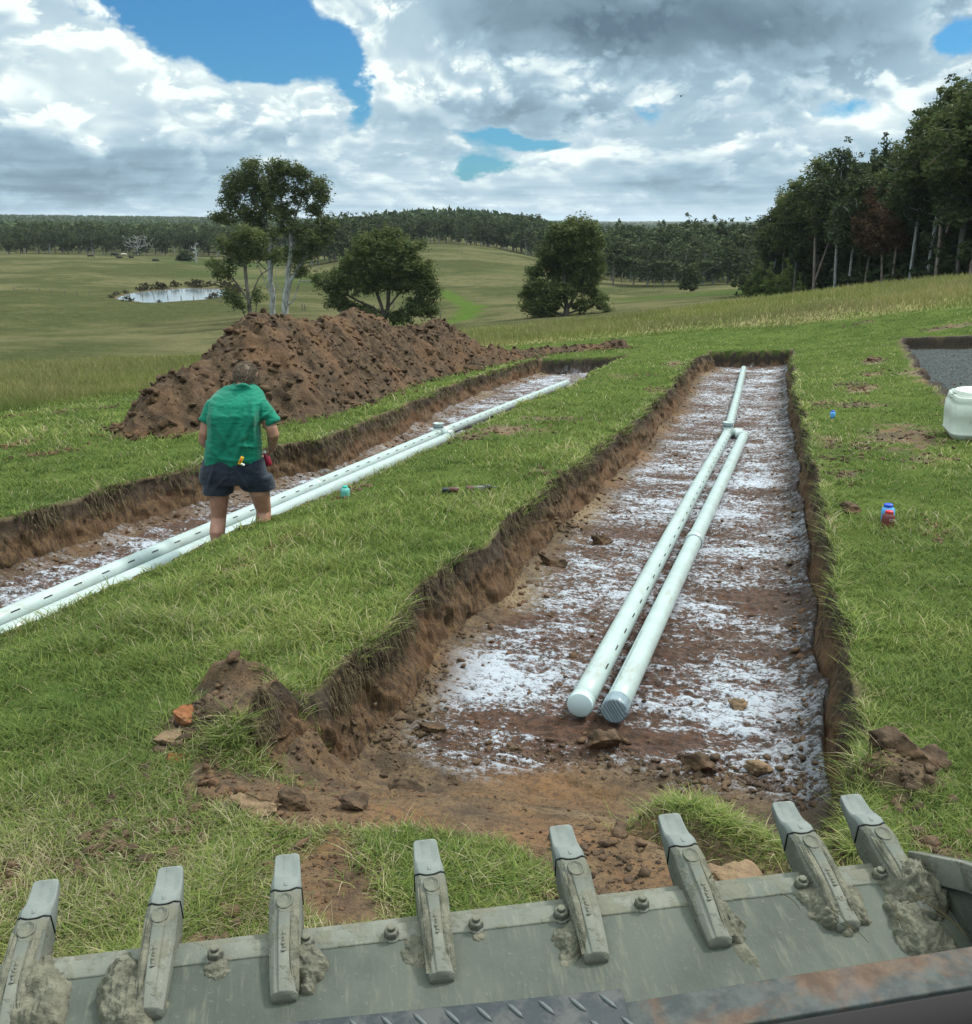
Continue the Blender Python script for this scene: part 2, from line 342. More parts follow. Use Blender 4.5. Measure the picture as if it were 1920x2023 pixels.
# ------------------------------------------------------------------ ground sheet
ys = []
def seg(a, b, s): 
    n_ = max(2, int(round((b - a) / s))); return list(np.linspace(a, b, n_, endpoint=False))
ys += list(-np.geomspace(2500, 6, 40)) + seg(-6, 1.8, .3) + seg(1.8, 6.5, .02) + seg(6.5, 12, .032) + seg(12, 22, .055) + seg(22, 28, .05) + seg(28, 60, .25) + seg(60, 200, 1.2) + list(np.geomspace(200, 9000, 90))
ys = np.array(ys); NY = len(ys)
yc = np.clip(ys, 2.0, 60)
jit = lambda s: .035 * fbm(ys * 3.1, ys * 0 + s, oct=4, seed=s) + .05 * fbm(ys * .9, ys * 0, oct=2, seed=s + 3)
L1 = np.interp(yc, trL1[:, 1], trL1[:, 0]) + jit(1); L2 = np.interp(yc, trL2[:, 1], trL2[:, 0]) + jit(2) * .8
M1 = np.interp(yc, trM1[:, 1], trM1[:, 0]) + jit(3) * 1.5; M2 = np.interp(yc, trM2[:, 1], trM2[:, 0]) + jit(4)
cols = []  # each: (x array (NY), wall/floor parameter depthfac, region id)
def addc(xa, xb, n_, f0, f1, reg, powr=1.0):
    for i in range(n_):
        t = i / n_; cols.append((xa + (xb - xa) * (t ** powr), f0 + (f1 - f0) * t, reg))
for d_ in list(np.geomspace(6000, 130, 46)[:-1]) + list(np.linspace(130, 12, 130)[:-1]) + list(np.geomspace(12, .8, 44)): cols.append((L1 - d_, 0.0, 0))
addc(L1 - .8, L1 - .02, 26, 0, 0, 0)
addc(L1 - .02, L1 + .10, 16, 0, 1, 1)
addc(L1 + .10, L2 - .09, 52, 1, 1, 2)
addc(L2 - .09, L2 + .01, 9, 1, 0, 1)
addc(L2 + .01, M1 - .03, 76, 0, 0, 0)
addc(M1 - .03, M1 + .13, 24, 0, 1, 3)
addc(M1 + .13, M2 - .06, 120, 1, 1, 4)
addc(M2 - .06, M2 + .03, 20, 1, 0, 3)
addc(M2 + .03, M2 + 4.6, 120, 0, 0, 0)
for d_ in np.geomspace(.1, 6000, 90): cols.append((M2 + 4.5 + d_, 0.0, 0))
NX = len(cols)
X = np.stack([c[0] for c in cols], 1); Yg = np.repeat(ys[:, None], NX, 1)
FAC = np.repeat(np.array([c[1] for c in cols])[None], NY, 0); REG = np.repeat(np.array([c[2] for c in cols])[None], NY, 0)
print('ground', NX, NY, NX * NY)
def relief_f(x, y):
    wx_ = x + .10 * fbm(x * 3, y * 3, oct=2, seed=301); a_ = fbm(wx_ * 5.5, y * 13, oct=4, seed=303, gain=.6); b_ = np.abs(fbm(wx_ * 7, y * 17, oct=3, seed=305)); return .8 * a_ - 1.1 * np.clip(.16 - b_, 0, 1) * 4 + .2
def near_height(x, y, fac, reg):
    h = hs(x, y)
    D = np.hypot(x, y)
    h = h + np.where(D < 60, .022 * fbm(x * 1.1, y * 1.1, oct=4, seed=3), 0) + np.where(D > 60, sstep(D, 60, 140) * 1.2 * fbm(x / 38, y / 38, oct=4, seed=8) * np.clip(400 / np.maximum(D, 1), .5, 1), 0)
    ramp = sstep(y + .15 * fbm(x * 1.3, y * 0, oct=2, seed=12), Y_RAMP0, Y_RAMP1)
    ye = YM_END + .12 * fbm(x * 2.0, x * 0, oct=3, seed=14)
    em = ramp * (1 - sstep(y, ye - .06, ye + .06)); 
    yl = YL_END + .2 * fbm(x * 2.0, x * 0, oct=3, seed=15) + (x + 4.5) * .5
    el_ = 1 - sstep(y, yl - .1, yl + .1); el_ = el_ * sstep(y, -3, -1)
    isM = (reg == 3) | (reg == 4); isL = (reg == 1) | (reg == 2)
    dep = np.where(isM, DEP_M * em, 0) + np.where(isL, DEP_L * el_, 0)
    h = h - dep * fac
    fl = (fac > .98)
    # lumpy clods over the floors
    cl = np.abs(fbm(x * 14, y * 17, oct=3, seed=20)); cl2 = fbm(x * 4, y * 7, oct=4, seed=22)
    rl_f = relief_f(x, y)
    h = h + np.where(fl & (dep > .05), -.018 * cl + .016 * cl2 + .026 * rl_f, 0)
    # crumbled foot of the walls
    for tr_, s_, r_ in ((M1, 1, 4), (M2, -1, 4), (L1, 1, 2)):
        e = (x - np.interp(y, ys, tr_)) * s_
        h = h + np.where((reg == r_) & fl & (dep > .1), np.exp(-np.maximum(e - .1, 0) / .09) * (.06 + .08 * np.clip(fbm(x * 2, y * 1.7, oct=3, seed=25), 0, 1)), 0)
    # gravel pit
    dp = poly_sd(x, y, PIT) if x.ndim == 1 else poly_sd(x, y, PIT)
    edge = sstep(dp + .16 * fbm(x * 2.5, y * 2.5, oct=3, seed=27), -.02, .10)
    h = h - np.where(D < 45, edge * .26, 0)
    # worn, trodden lip beside the left trench pipes
    e2 = x - np.interp(y, ys, L2); h = h - np.where((reg == 0) & (e2 > -.05) & (e2 < .5) & (y > 0) & (y < YL_END), .045 * (1 - sstep(e2, .05, .45)), 0)
    return h, dep, em, el_
nearm = (np.hypot(X, Yg) < 60)
H, DEP, EM, EL = near_height(X, Yg, FAC, REG)
bare = np.zeros(X.shape); dc = np.full(X.shape, -9.); dp = np.full(X.shape, -9.)
idx = np.where(nearm & (Yg > 0)); b_, c_, p_ = masks(X[idx], Yg[idx]); bare[idx] = b_; dc[idx] = c_; dp[idx] = p_
# dirt heaps and roughness on the bare ground
rough_b = np.where(nearm, bare * (.022 * fbm(X * 6, Yg * 6, oct=4, seed=41) + .012 * np.abs(fbm(X * 22, Yg * 22, oct=2, seed=43))), 0)
H = H + np.where(FAC < .02, rough_b, rough_b * (EM < .5) * (REG == 4))
def bumpz(px, py, rx, ry, hh, rot=0, sharp=1.0):
    c = P2(px, py); u = X - c[0]; v = Yg - c[1]; cr_, sr_ = math.cos(rot), math.sin(rot)
    q = ((u * cr_ + v * sr_) / rx) ** 2 + ((-u * sr_ + v * cr_) / ry) ** 2
    return hh * np.exp(-q ** sharp)
lumps = bumpz(478, 1372, .19, .17, .15, 0, 1.6) + bumpz(540, 1430, .30, .20, .11, .2) + bumpz(430, 1455, .22, .16, .10, 0) + bumpz(620, 1420, .2, .14, .08) + bumpz(1765, 1550, .17, .12, .10, 0, 1.5) + bumpz(1400, 1610, .25, .13, .15, .1, 2.4)
lumps = lumps - bumpz(1480, 1690, .17, .12, .10)
H = H + lumps * (1 + .6 * fbm(X * 9, Yg * 9, oct=3, seed=51)) * (Yg > 0)
bare = np.maximum(bare, np.where(nearm, sstep(lumps - bumpz(1400, 1600, .30, .17, .24, .1, 1.5), .02, .06), 0))
# roughen walls in plan: ledges, roots, striations
wall = ((FAC > .02) & (FAC < .98)) & (DEP > .05)
zn = FAC * .42
amp = np.where(REG == 3, .070, .062) * np.sin(np.pi * np.clip(FAC, 0, 1)) ** .6
dxw = amp * (fbm(Yg * 5, zn * 6, X * 0, oct=4, seed=61) + .7 * fbm(Yg * 24, zn * 9, X * 0, oct=3, seed=63) - .9 * np.clip(fbm(Yg * 9, zn * 1.5, X * 0, oct=3, seed=64), 0, 1))
Xd = X + np.where(wall, dxw * np.where(np.abs(X - M2[:, None]) < .3, .6, 1), 0)
Yd = Yg + np.where(wall, .03 * fbm(Yg * 7, zn * 8, X * 0, oct=2, seed=65), 0)
# dig the pond basin and lay its rim
PC = POND; PU = np.array([RT[0], RT[1]]); PV = np.array([FH[0], FH[1]])
def pond_q(x, y):
    u = (x - PC[0]) * PU[0] + (y - PC[1]) * PU[1]; v = (x - PC[0]) * PV[0] + (y - PC[1]) * PV[1]
    n_ = .10 * fbm(x / 6, y / 6, oct=2, seed=71)
    return np.sqrt((u / 7.6) ** 2 + ((v + .25 * u) / 15) ** 2) + n_
ZP = float(PC[2])
pq = pond_q(X, Yg)
H = np.where(pq < 2.4, H * sstep(pq, 1.3, 2.4) + (ZP + np.where(pq < 1, -.5, .25 * sstep(pq, 1, 1.3))) * (1 - sstep(pq, 1.3, 2.4)), H)

Dg = np.hypot(X, Yg); md = mow_d(X, Yg) + .5 * fbm(X / 3, Yg / 3, oct=2, seed=81); cd = crest_d(X, Yg)
longm = sstep(Dg - md, -.2, .5) * (1 - sstep(Dg, cd + 4, cd + 16)); far = sstep(Dg, cd + 4, cd + 16) * (Yg > -50)
inside = FAC > .02
grassA = np.clip(1 - bare, 0, 1) * np.where((DEP > .05) & inside, 0, 1)
grassA = np.where(sstep(dp, -.1, .0) > .5, 0, grassA)
limeL = np.where((REG == 2) & (DEP > .3), 1.0, 0) * np.where(np.abs(X - L1[:, None]) < .32, .35, 1)
yramp = Yg - (Y_RAMP1 + .15) - .25 * fbm(X * 1.6, Yg * 0, oct=2, seed=91)
limeM = np.where((REG == 4), 1.0, 0) * sstep(yramp, -.05, .25) * np.where(Yg > YM_END - .1, 0, 1)
limeM = limeM * sstep(X - M1[:, None], .15, .5 ) 
lime = np.maximum(limeL, limeM)
grav = sstep(dp, .10, .20)
wet_shade = np.where((REG == 4) & (DEP > .3), sstep(X - M2[:, None], -.55, -.1), 0)
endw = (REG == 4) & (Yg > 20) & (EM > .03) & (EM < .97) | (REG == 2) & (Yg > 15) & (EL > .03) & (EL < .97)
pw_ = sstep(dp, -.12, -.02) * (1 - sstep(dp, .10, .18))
RELF = np.where((REG == 4) | (REG == 2), relief_f(X, Yg), 0) * (DEP > .05)
LB = np.zeros(X.shape)
for px_, py_, sx_, sy_, v_ in ((950, 1335, .42, .38, .085), (1090, 1215, .35, .35, .05), (1000, 1222, .30, .13, -.16), (1480, 1395, .35, .30, .12), (1350, 1300, .35, .3, -.03), (1250, 1150, .35, .5, .04), (1500, 1180, .4, .5, -.08), (1480, 1290, .5, .15, -.07), (1130, 1440, .6, .10, -.16), (1400, 1010, .5, .5, .04), (1180, 1080, .4, .4, -.05), (1500, 940, .3, .6, .05), (1330, 870, .4, .8, -.02), (1270, 900, .3, 1.2, .05), (1540, 840, .4, 2.0, .03)):
    c_ = P2(px_, py_, -.42); LB += v_ * np.exp(-((X - c_[0]) / sx_) ** 2 - ((Yg - c_[1]) / sy_) ** 2)
wallA = np.where(wall | endw, 1.0, pw_); wet_shade = np.where(endw, .9, np.maximum(wet_shade, pw_ * .9))  # trench end walls and pit walls darkened: shade painted into the soil colour
# bright wet gully, creek line and worn patches in the pasture
gl = [at_dist(870, 585, 178), at_dist(925, 612, 150), at_dist(938, 625, 138), at_dist(905, 637, 112), at_dist(860, 640, 105), at_dist(700, 640, 108), at_dist(560, 645, 110)]
gd = np.full(X.shape, 1e9)
for a, b in zip(gl[:-1], gl[1:]):
    ex, ey = (b - a)[:2]; t = np.clip(((X - a[0]) * ex + (Yg - a[1]) * ey) / (ex * ex + ey * ey), 0, 1); gd = np.minimum(gd, np.hypot(X - a[0] - t * ex, Yg - a[1] - t * ey))
lush = 1 - sstep(gd + .8 * fbm(X / 4, Yg / 4, oct=2, seed=95), 1.0, 2.0)
lp = at_dist(1380, 585, 168); lush = np.maximum(lush, .55 * np.exp(-(((X - lp[0]) / 16) ** 2 + ((Yg - lp[1]) / 8) ** 2)))
rimm = np.where(pq < 1.7, sstep(pq, .9, 1.0) * (1 - sstep(pq, 1.02, 1.14)), 0)
V = np.stack([Xd, Yd, H], -1).reshape(-1, 3)
ii = np.arange(NX * NY).reshape(NY, NX); Fq = np.stack([ii[:-1, :-1], ii[:-1, 1:], ii[1:, 1:], ii[1:, :-1]], -1).reshape(-1, 4)

def m_ground(g, out):
    tc = g.n('ShaderNodeTexCoord').outputs['Object']
    gr, li, fa, lo, gv, lu, wsh, wl, rm, rf, lb, dp_ = [g.attr(a) for a in ('grass', 'lime', 'far', 'long', 'gravel', 'lush', 'wet_shade', 'wall', 'rim', 'relief', 'limebias', 'depthf')]
    n1 = g.noise(tc, 1.3, 5, .6); n2 = g.noise(tc, 9, 6, .62); n3 = g.noise(tc, 45, 5, .65); n4 = g.noise(tc, 170, 3, .6)
    # soil
    s1 = g.mix(g.ss(n2, .35, .65), (.048, .033, .021), (.118, .080, .044)); s1 = g.mix(g.ss(n1, .42, .68), s1, (.145, .078, .036))
    s1 = g.mix(g.ss(g.noise(tc, .55, 3, .5), .52, .66), s1, (.185, .138, .080)); s1 = g.mix(g.m('MULTIPLY', g.ss(n3, .48, .60), .65), s1, (.045, .030, .020)); s1 = g.mix(g.m('MULTIPLY', g.ss(n4, .56, .70), .5), s1, (.19, .14, .09))
    # wall soil: dark topsoil over ochre clay
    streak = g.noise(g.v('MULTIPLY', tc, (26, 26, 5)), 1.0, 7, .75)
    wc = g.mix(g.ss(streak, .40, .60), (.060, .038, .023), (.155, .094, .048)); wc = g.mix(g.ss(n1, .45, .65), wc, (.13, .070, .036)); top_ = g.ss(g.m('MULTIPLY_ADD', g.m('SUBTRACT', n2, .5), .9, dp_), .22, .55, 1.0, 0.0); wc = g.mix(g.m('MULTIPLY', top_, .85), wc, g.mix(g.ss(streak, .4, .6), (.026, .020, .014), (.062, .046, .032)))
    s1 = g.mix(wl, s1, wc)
    # wet trench floor with lime
    str_ = g.v('MULTIPLY', tc, (7, 10, 7)); 
    fl = g.mix(g.ss(g.noise(str_, 3.0, 5, .65), .38, .62), (.034, .019, .013), (.100, .050, .032))
    sol = g.mix(g.m('MULTIPLY', li, .9), s1, fl)
    lm = g.m('ADD', g.m('MULTIPLY', g.noise(str_, 2.6, 8, .80), .62), g.m('MULTIPLY', g.noise(g.v('MULTIPLY', tc, (.8, 1.6, 1)), 1.0, 4, .6), .40))
    lm = g.m('ADD', lm, g.m('MULTIPLY', g.m('SUBTRACT', g.noise(g.v('MULTIPLY', tc, (34, 46, 34)), 1.0, 4, .75), .5), .50))
    lm = g.m('ADD', lm, g.m('MULTIPLY_ADD', rf, .11, lb))
    lmk = g.m('MULTIPLY', g.m('MULTIPLY', g.ss(lm, .498, .635), li), g.m('SUBTRACT', 1.0, g.m('MULTIPLY', wsh, .5)))
    sol = g.mix(g.m('MULTIPLY', wsh, .62), sol, (.026, .021, .018))  # damp floor tone, plus painted shade on the end and pit walls
    sol = g.mix(g.m('MULTIPLY', lmk, .92), sol, (.46, .505, .57))
    # turf (thatch under the blades)
    t1 = g.mix(g.ss(n1, .35, .65), (.042, .068, .017), (.074, .102, .027)); t1 = g.mix(g.m('MULTIPLY', g.ss(n3, .45, .7), .6), t1, (.085, .085, .038))
    # long seed grass
    l1 = g.mix(g.ss(g.noise(tc, .6, 4, .6), .35, .65), (.12, .14, .045), (.19, .17, .08))
    # pasture
    stp = g.v('MULTIPLY', tc, (1, 1, 1))
    pn = g.noise(stp, .035, 6, .62); pn2 = g.noise(stp, .22, 6, .7); pn3 = g.noise(tc, 1.1, 4, .65)
    p1 = g.mix(g.ss(pn, .42, .58), (.056, .062, .027), (.106, .100, .050)); p1 = g.mix(g.m('MULTIPLY', g.ss(pn2, .45, .68), .65), p1, (.040, .050, .022)); p1 = g.mix(g.m('MULTIPLY', g.ss(pn3, .5, .72), .5), p1, (.115, .105, .052))
    p1 = g.mix(g.m('MULTIPLY', g.ss(g.noise(stp, .012, 4, .5), .52, .62), .5), p1, (.038, .066, .020))
    p1 = g.mix(lu, p1, (.062, .098, .022))
    p1 = g.mix(rm, p1, (.10, .062, .042))
    c = g.mix(gr, sol, t1); c = g.mix(lo, c, l1); c = g.mix(fa, c, p1)
    vor = g.n('ShaderNodeTexVoronoi', {'Vector': tc, 'Scale': 26.0}); 
    gc = g.mix(g.ss(g.m('MULTIPLY_ADD', vor.outputs['Distance'], -.9, 1.0), .3, .9), (.010, .014, .014), (.095, .108, .104)); gc = g.mix(g.ss(g.noise(vor.outputs['Color'], 3, 2), .45, .6), gc, (.030, .040, .040))
    c = g.mix(gv, c, gc)
    rgh = g.m('MULTIPLY_ADD', g.m('MULTIPLY', g.m('SUBTRACT', 1.0, lmk), g.m('MULTIPLY', li, g.ss(n2, .4, .6))), -.48, .88)
    hgt = g.m('ADD', g.m('MULTIPLY', n2, .5), g.m('ADD', g.m('MULTIPLY', n3, .35), g.m('MULTIPLY', n4, .15)))
    hgt = g.m('ADD', hgt, g.m('MULTIPLY', g.m('MULTIPLY', lm, li), 1.2)); hgt = g.m('ADD', hgt, g.m('MULTIPLY', g.m('MULTIPLY', streak, wl), 1.6)); hgt = g.m('ADD', hgt, g.m('MULTIPLY', g.m('MULTIPLY', vor.outputs['Distance'], gv), -.8))
    b1 = bump(g, hgt, .8, .045)
    hb = g.m('ADD', pn3, g.m('MULTIPLY', pn2, 3.0))
    b2 = g.n('ShaderNodeBump', {'Strength': g.m('MULTIPLY', fa, .7), 'Distance': .6, 'Height': hb, 'Normal': b1}).outputs[0]
    return bsdf(g, c, rgh, b2, g.m('MULTIPLY', g.m('SUBTRACT', 1.0, g.m('MAXIMUM', fa, g.m('MAXIMUM', gr, lo))), .22))
material('ground', m_ground)
F_ = lambda a: np.clip(a, 0, 1).ravel()
ground = np_mesh('ground', V, Fq, MATS['ground'], attrs=dict(grass=F_(grassA), lime=F_(lime), far=F_(far), long=F_(longm), gravel=F_(grav), lush=F_(lush), wet_shade=F_(wet_shade), wall=F_(wallA), rim=F_(rimm), relief=RELF.ravel(), limebias=LB.ravel(), depthf=np.where(endw, np.clip(1 - EM, 0, 1) * .3, FAC).ravel()))
tag(ground, kind='structure')
def gz(x, y):
    """ground height near the camera (outside walls)"""
    x = np.atleast_1d(np.asarray(x, float)); y = np.atleast_1d(np.asarray(y, float))
    r = np.searchsorted(ys, y) ; r = np.clip(r, 1, NY - 1); t = (y - ys[r - 1]) / (ys[r] - ys[r - 1])
    out = np.zeros(len(x))
    for lo_hi in (0, 1):
        rr = r - 1 + lo_hi; wgt = t if lo_hi else 1 - t
        hh = np.empty(len(x)); order = np.argsort(rr); 
        ur, st = np.unique(rr[order], return_index=True); st = list(st) + [len(x)]
        for q, u_ in enumerate(ur):
            sel = order[st[q]:st[q + 1]]; hh[sel] = np.interp(x[sel], X[u_], H[u_])
        out += wgt * hh
    return out
def gz1(x, y): return float(gz([x], [y])[0])
def samp(A, x, y):
    r = np.clip(np.searchsorted(ys, y), 0, NY - 1); out = np.empty(len(x)); order = np.argsort(r); ur, st = np.unique(r[order], return_index=True); st = list(st) + [len(x)]
    for q, u_ in enumerate(ur):
        sel = order[st[q]:st[q + 1]]; out[sel] = np.interp(x[sel], X[u_], A[u_])
    return out

# ------------------------------------------------------------------ pond water
def m_water(g, out):
    tc = g.n('ShaderNodeTexCoord').outputs['Object']
    return bsdf(g, (.16, .19, .20), .10, bump(g, g.noise(g.v('MULTIPLY', tc, (1, 3, 1)), 2.0, 3), .12, .05), .9)
material('pond_water', m_water)
aa = np.linspace(0, 2 * np.pi, 60, endpoint=False); 
wv = [(PC[0] + PU[0] * 9 * math.cos(a) + PV[0] * (17 * math.sin(a) - .25 * 9 * math.cos(a)), PC[1] + PU[1] * 9 * math.cos(a) + PV[1] * (17 * math.sin(a) - .25 * 9 * math.cos(a)), ZP) for a in aa]
pond = np_mesh('pond_water', wv, [np.arange(60)[None]], MATS['pond_water'], smooth=False); tag(pond, kind='structure')

# ------------------------------------------------------------------ shape kit (numpy)
class MB:
    """collects shapes into one mesh"""
    def __init__(s): s.V = []; s.F = {}; s.n = 0; s.A = []
    def add(s, V, F, a=0.0):
        V = np.asarray(V, float); F = np.asarray(F, int); s.V.append(V); s.F.setdefault(F.shape[1], []).append(F + s.n); s.A.append(np.full(len(V), a) if np.isscalar(a) else a); s.n += len(V)
    def build(s, name, mat, parent=None, smooth=True, attr=None, mod=None):
        o = np_mesh(name, np.concatenate(s.V), [np.concatenate(f) for f in s.F.values()], mat, parent, smooth, {attr: np.concatenate(s.A)} if attr else None)
        return o
def frame(d):
    d = np.asarray(d, float); d = d / (np.linalg.norm(d) + 1e-12); a = np.array([0, 0, 1.0]) if abs(d[2]) < .9 else np.array([1.0, 0, 0])
    u = np.cross(a, d); u /= np.linalg.norm(u); return u, np.cross(d, u), d
def tube(mb, pts, rads, sides=12, caps=True, a=0.0, oval=1.0, up=None):
    pts = np.asarray(pts, float); n = len(pts); rads = np.full(n, rads) if np.isscalar(rads) else np.asarray(rads, float)
    tan = np.gradient(pts, axis=0); ang = np.linspace(0, 2 * np.pi, sides, endpoint=False); V = []
    u, v, _ = frame(tan[0])
    if up is not None: u = np.cross(up, tan[0]); u /= np.linalg.norm(u)
    for i in range(n):
        t = tan[i] / (np.linalg.norm(tan[i]) + 1e-12); u = u - t * (u @ t); u /= (np.linalg.norm(u) + 1e-12); v = np.cross(t, u)
        V.append(pts[i] + rads[i] * (np.cos(ang)[:, None] * u + oval * np.sin(ang)[:, None] * v))
    V = np.concatenate(V); F = []
    i0 = np.arange(sides); i1 = (i0 + 1) % sides
    for k_ in range(n - 1): F.append(np.stack([k_ * sides + i0, k_ * sides + i1, (k_ + 1) * sides + i1, (k_ + 1) * sides + i0], 1))
    mb.add(V, np.concatenate(F), a)
    if caps:
        b = mb.n - len(V); c0 = np.array([[*(b + i0[::-1])]]); c1 = np.array([[*(b + (n - 1) * sides + i0)]])
        mb.F.setdefault(sides, []).append(c0); mb.F[sides].append(c1)
def loft(mb, rings, a=0.0, caps=True):
    """rings: list of (m,3) closed loops"""
    m_ = len(rings[0]); V = np.concatenate(rings); i0 = np.arange(m_); i1 = (i0 + 1) % m_
    F = np.concatenate([np.stack([k_ * m_ + i0, k_ * m_ + i1, (k_ + 1) * m_ + i1, (k_ + 1) * m_ + i0], 1) for k_ in range(len(rings) - 1)])
    mb.add(V, F, a); b = mb.n - len(V)
    if caps: mb.F.setdefault(m_, []).append(np.array([b + i0[::-1]])); mb.F[m_].append(np.array([b + (len(rings) - 1) * m_ + i0]))
def box(mb, c, h, ax=None, a=0.0):
    c = np.asarray(c, float); ax = np.eye(3) if ax is None else np.asarray(ax)
    s_ = np.array([[-1, -1, -1], [1, -1, -1], [1, 1, -1], [-1, 1, -1], [-1, -1, 1], [1, -1, 1], [1, 1, 1], [-1, 1, 1]]) * np.asarray(h)
    mb.add(c + s_ @ ax, [[0, 3, 2, 1], [4, 5, 6, 7], [0, 1, 5, 4], [1, 2, 6, 5], [2, 3, 7, 6], [3, 0, 4, 7]], a)
def lathe(mb, prof, c=(0, 0, 0), sides=32, ax=None, a=0.0):
    ax = np.eye(3) if ax is None else np.asarray(ax); ang = np.linspace(0, 2 * np.pi, sides, endpoint=False)
    rings = [np.asarray(c) + r * (np.cos(ang)[:, None] * ax[0] + np.sin(ang)[:, None] * ax[1]) + z * ax[2] for r, z in prof]
    loft(mb, rings, a)
def ico(sub=2):
    bm = bmesh.new(); bmesh.ops.create_icosphere(bm, subdivisions=sub, radius=1); V = np.array([v.co[:] for v in bm.verts]); F = np.array([[v.index for v in f.verts] for f in bm.faces]); bm.free(); return V, F
ICO = {k_: ico(k_) for k_ in (1, 2, 3, 4, 5)}
def bevel(o, w, seg=2, ang=35):
    m_ = o.modifiers.new('bevel', 'BEVEL'); m_.width = w; m_.segments = seg; m_.limit_method = 'ANGLE'; m_.angle_limit = rad(ang); m_.harden_normals = False; return o
def remesh(o, voxel, it=6, fac=.6):
    m_ = o.modifiers.new('remesh', 'REMESH'); m_.mode = 'VOXEL'; m_.voxel_size = voxel; m_.use_smooth_shade = True
    s_ = o.modifiers.new('smooth', 'SMOOTH'); s_.iterations = it; s_.factor = fac
    dg = bpy.context.evaluated_depsgraph_get(); me = bpy.data.meshes.new_from_object(o.evaluated_get(dg)); mats_ = list(o.data.materials)
    o.modifiers.clear(); o.data = me; me.materials.clear(); [me.materials.append(m2) for m2 in mats_]
    me.polygons.foreach_set('use_smooth', np.ones(len(me.polygons), bool)); return o
def get_co(o): a_ = np.empty(len(o.data.vertices) * 3, np.float32); o.data.vertices.foreach_get('co', a_); return a_.reshape(-1, 3).astype(float)
def get_no(o): a_ = np.empty(len(o.data.vertices) * 3, np.float32); o.data.vertices.foreach_get('normal', a_); return a_.reshape(-1, 3).astype(float)
def set_co(o, V): o.data.vertices.foreach_set('co', np.asarray(V, np.float32).ravel()); o.data.update()

# ------------------------------------------------------------------ blades
def blades(name, P, Hh, Wd, mat, lean=.5, tint=None, seg=3, head=None, label=None, cat=None):
    """P (n,3) roots; Hh heights; Wd widths; each blade bends over"""
    n_ = len(P); a_ = RNG.uniform(0, 2 * np.pi, n_); dirn = np.stack([np.cos(a_), np.sin(a_), 0 * a_], 1)
    b_ = a_ + np.pi / 2 + RNG.normal(0, .5, n_); sidev = np.stack([np.cos(b_), np.sin(b_), 0 * b_], 1)
    ln = Hh * RNG.uniform(.15, 1, n_) * lean * 1.6
    ts = np.linspace(0, 1, seg + 1); prof = [1, .85, .6, .0] if seg == 3 else [1, .7, 0]
    rows = []
    for i, t in enumerate(ts):
        c = P + dirn * (ln * t ** 1.8)[:, None]; c[:, 2] += Hh * (t - .25 * lean * t ** 2.5)
        if i < seg: rows.append(c - sidev * (Wd * prof[i] / 2)[:, None]); rows.append(c + sidev * (Wd * prof[i] / 2)[:, None])
        else: rows.append(c)
    k_ = len(rows); V_ = np.stack(rows, 1).reshape(-1, 3); base = np.arange(n_)[:, None] * k_
    q = np.concatenate([base + np.array([[2 * i, 2 * i + 1, 2 * i + 3, 2 * i + 2]]) for i in range(seg - 1)]); tri = base + np.array([[2 * (seg - 1), 2 * (seg - 1) + 1, k_ - 1]])
    tv = RNG.uniform(0, 1, n_) if tint is None else tint
    o = np_mesh(name, V_, [q, tri], mat, smooth=False, attrs={'v': np.repeat(tv, k_)})
    tag(o, label, cat, kind='stuff'); return o
def leafmat(name, cols, rough=.6, trans=.35, spec=.06):
    def f(g, out):
        v = g.attr('v'); rmp = g.n('ShaderNodeValToRGB', {0: v}); cr_ = rmp.color_ramp
        for i, (p_, c_) in enumerate(cols):
            e_ = cr_.elements[i] if i < 2 else cr_.elements.new(p_)
            e_.position = p_; e_.color = (*c_, 1)
        tc = g.n('ShaderNodeNewGeometry').outputs['Position']
        big = g.noise(tc, .5 if 'pad' in name else .16, 3, .55)
        c = g.mix(g.ss(big, .3, .7), g.mix(1.0, rmp.outputs[0], (.80, .82, .80), 'MULTIPLY'), g.mix(1.0, rmp.outputs[0], (1.15, 1.12, 1.05), 'MULTIPLY'))
        b = bsdf(g, c, rough, None, spec); t = g.n('ShaderNodeBsdfTranslucent', {'Color': c}).outputs[0]
        return g.n('ShaderNodeMixShader', {0: trans, 1: b, 2: t}).outputs[0]
    return material(name, f)
leafmat('pad_grass', [(0, (.078, .126, .034)), (.80, (.225, .262, .074)), (.45, (.142, .196, .052)), (.93, (.32, .30, .15)), (1, (.40, .35, .23))])
leafmat('seed_grass', [(0, (.12, .155, .042)), (1, (.25, .215, .115)), (.5, (.175, .185, .066))])
leafmat('straw', [(0, (.10, .085, .045)), (1, (.25, .205, .125)), (.5, (.155, .13, .075))], trans=.2)

def polar_pts(n_, px0, px1, d0, d1, pw=1.0):
    """random plan positions, even in bearing; farther ground sampled as the eye spreads it"""
    a0, a1 = az_el(px0, 500)[0], az_el(px1, 500)[0]; a_ = RNG.uniform(a0, a1, n_)
    u = RNG.uniform(0, 1, n_); dep = 1 / d1 ** pw + (1 / d0 ** pw - 1 / d1 ** pw) * u; D = dep ** (-1 / pw)
    return D * (np.sin(a_) * RT[0] + np.cos(a_) * FH[0]), D * (np.sin(a_) * RT[1] + np.cos(a_) * FH[1]), D
x_, y_, D_ = polar_pts(960000, -620, 2900, 2.3, 36, .88)
ok = (D_ < mow_d(x_, y_) + .6) & (y_ > 1.2); x_, y_, D_ = x_[ok], y_[ok], D_[ok]
gA = samp(grassA, x_, y_)
clump = fbm(x_ * 4.5, y_ * 4.5, oct=3, seed=101); cl2 = fbm(x_ * .9, y_ * .9, oct=3, seed=103)
edgeM = np.minimum(np.abs(x_ - np.interp(y_, trM2[:, 1], trM2[:, 0])), np.abs(x_ - np.interp(y_, trM1[:, 1], trM1[:, 0])))
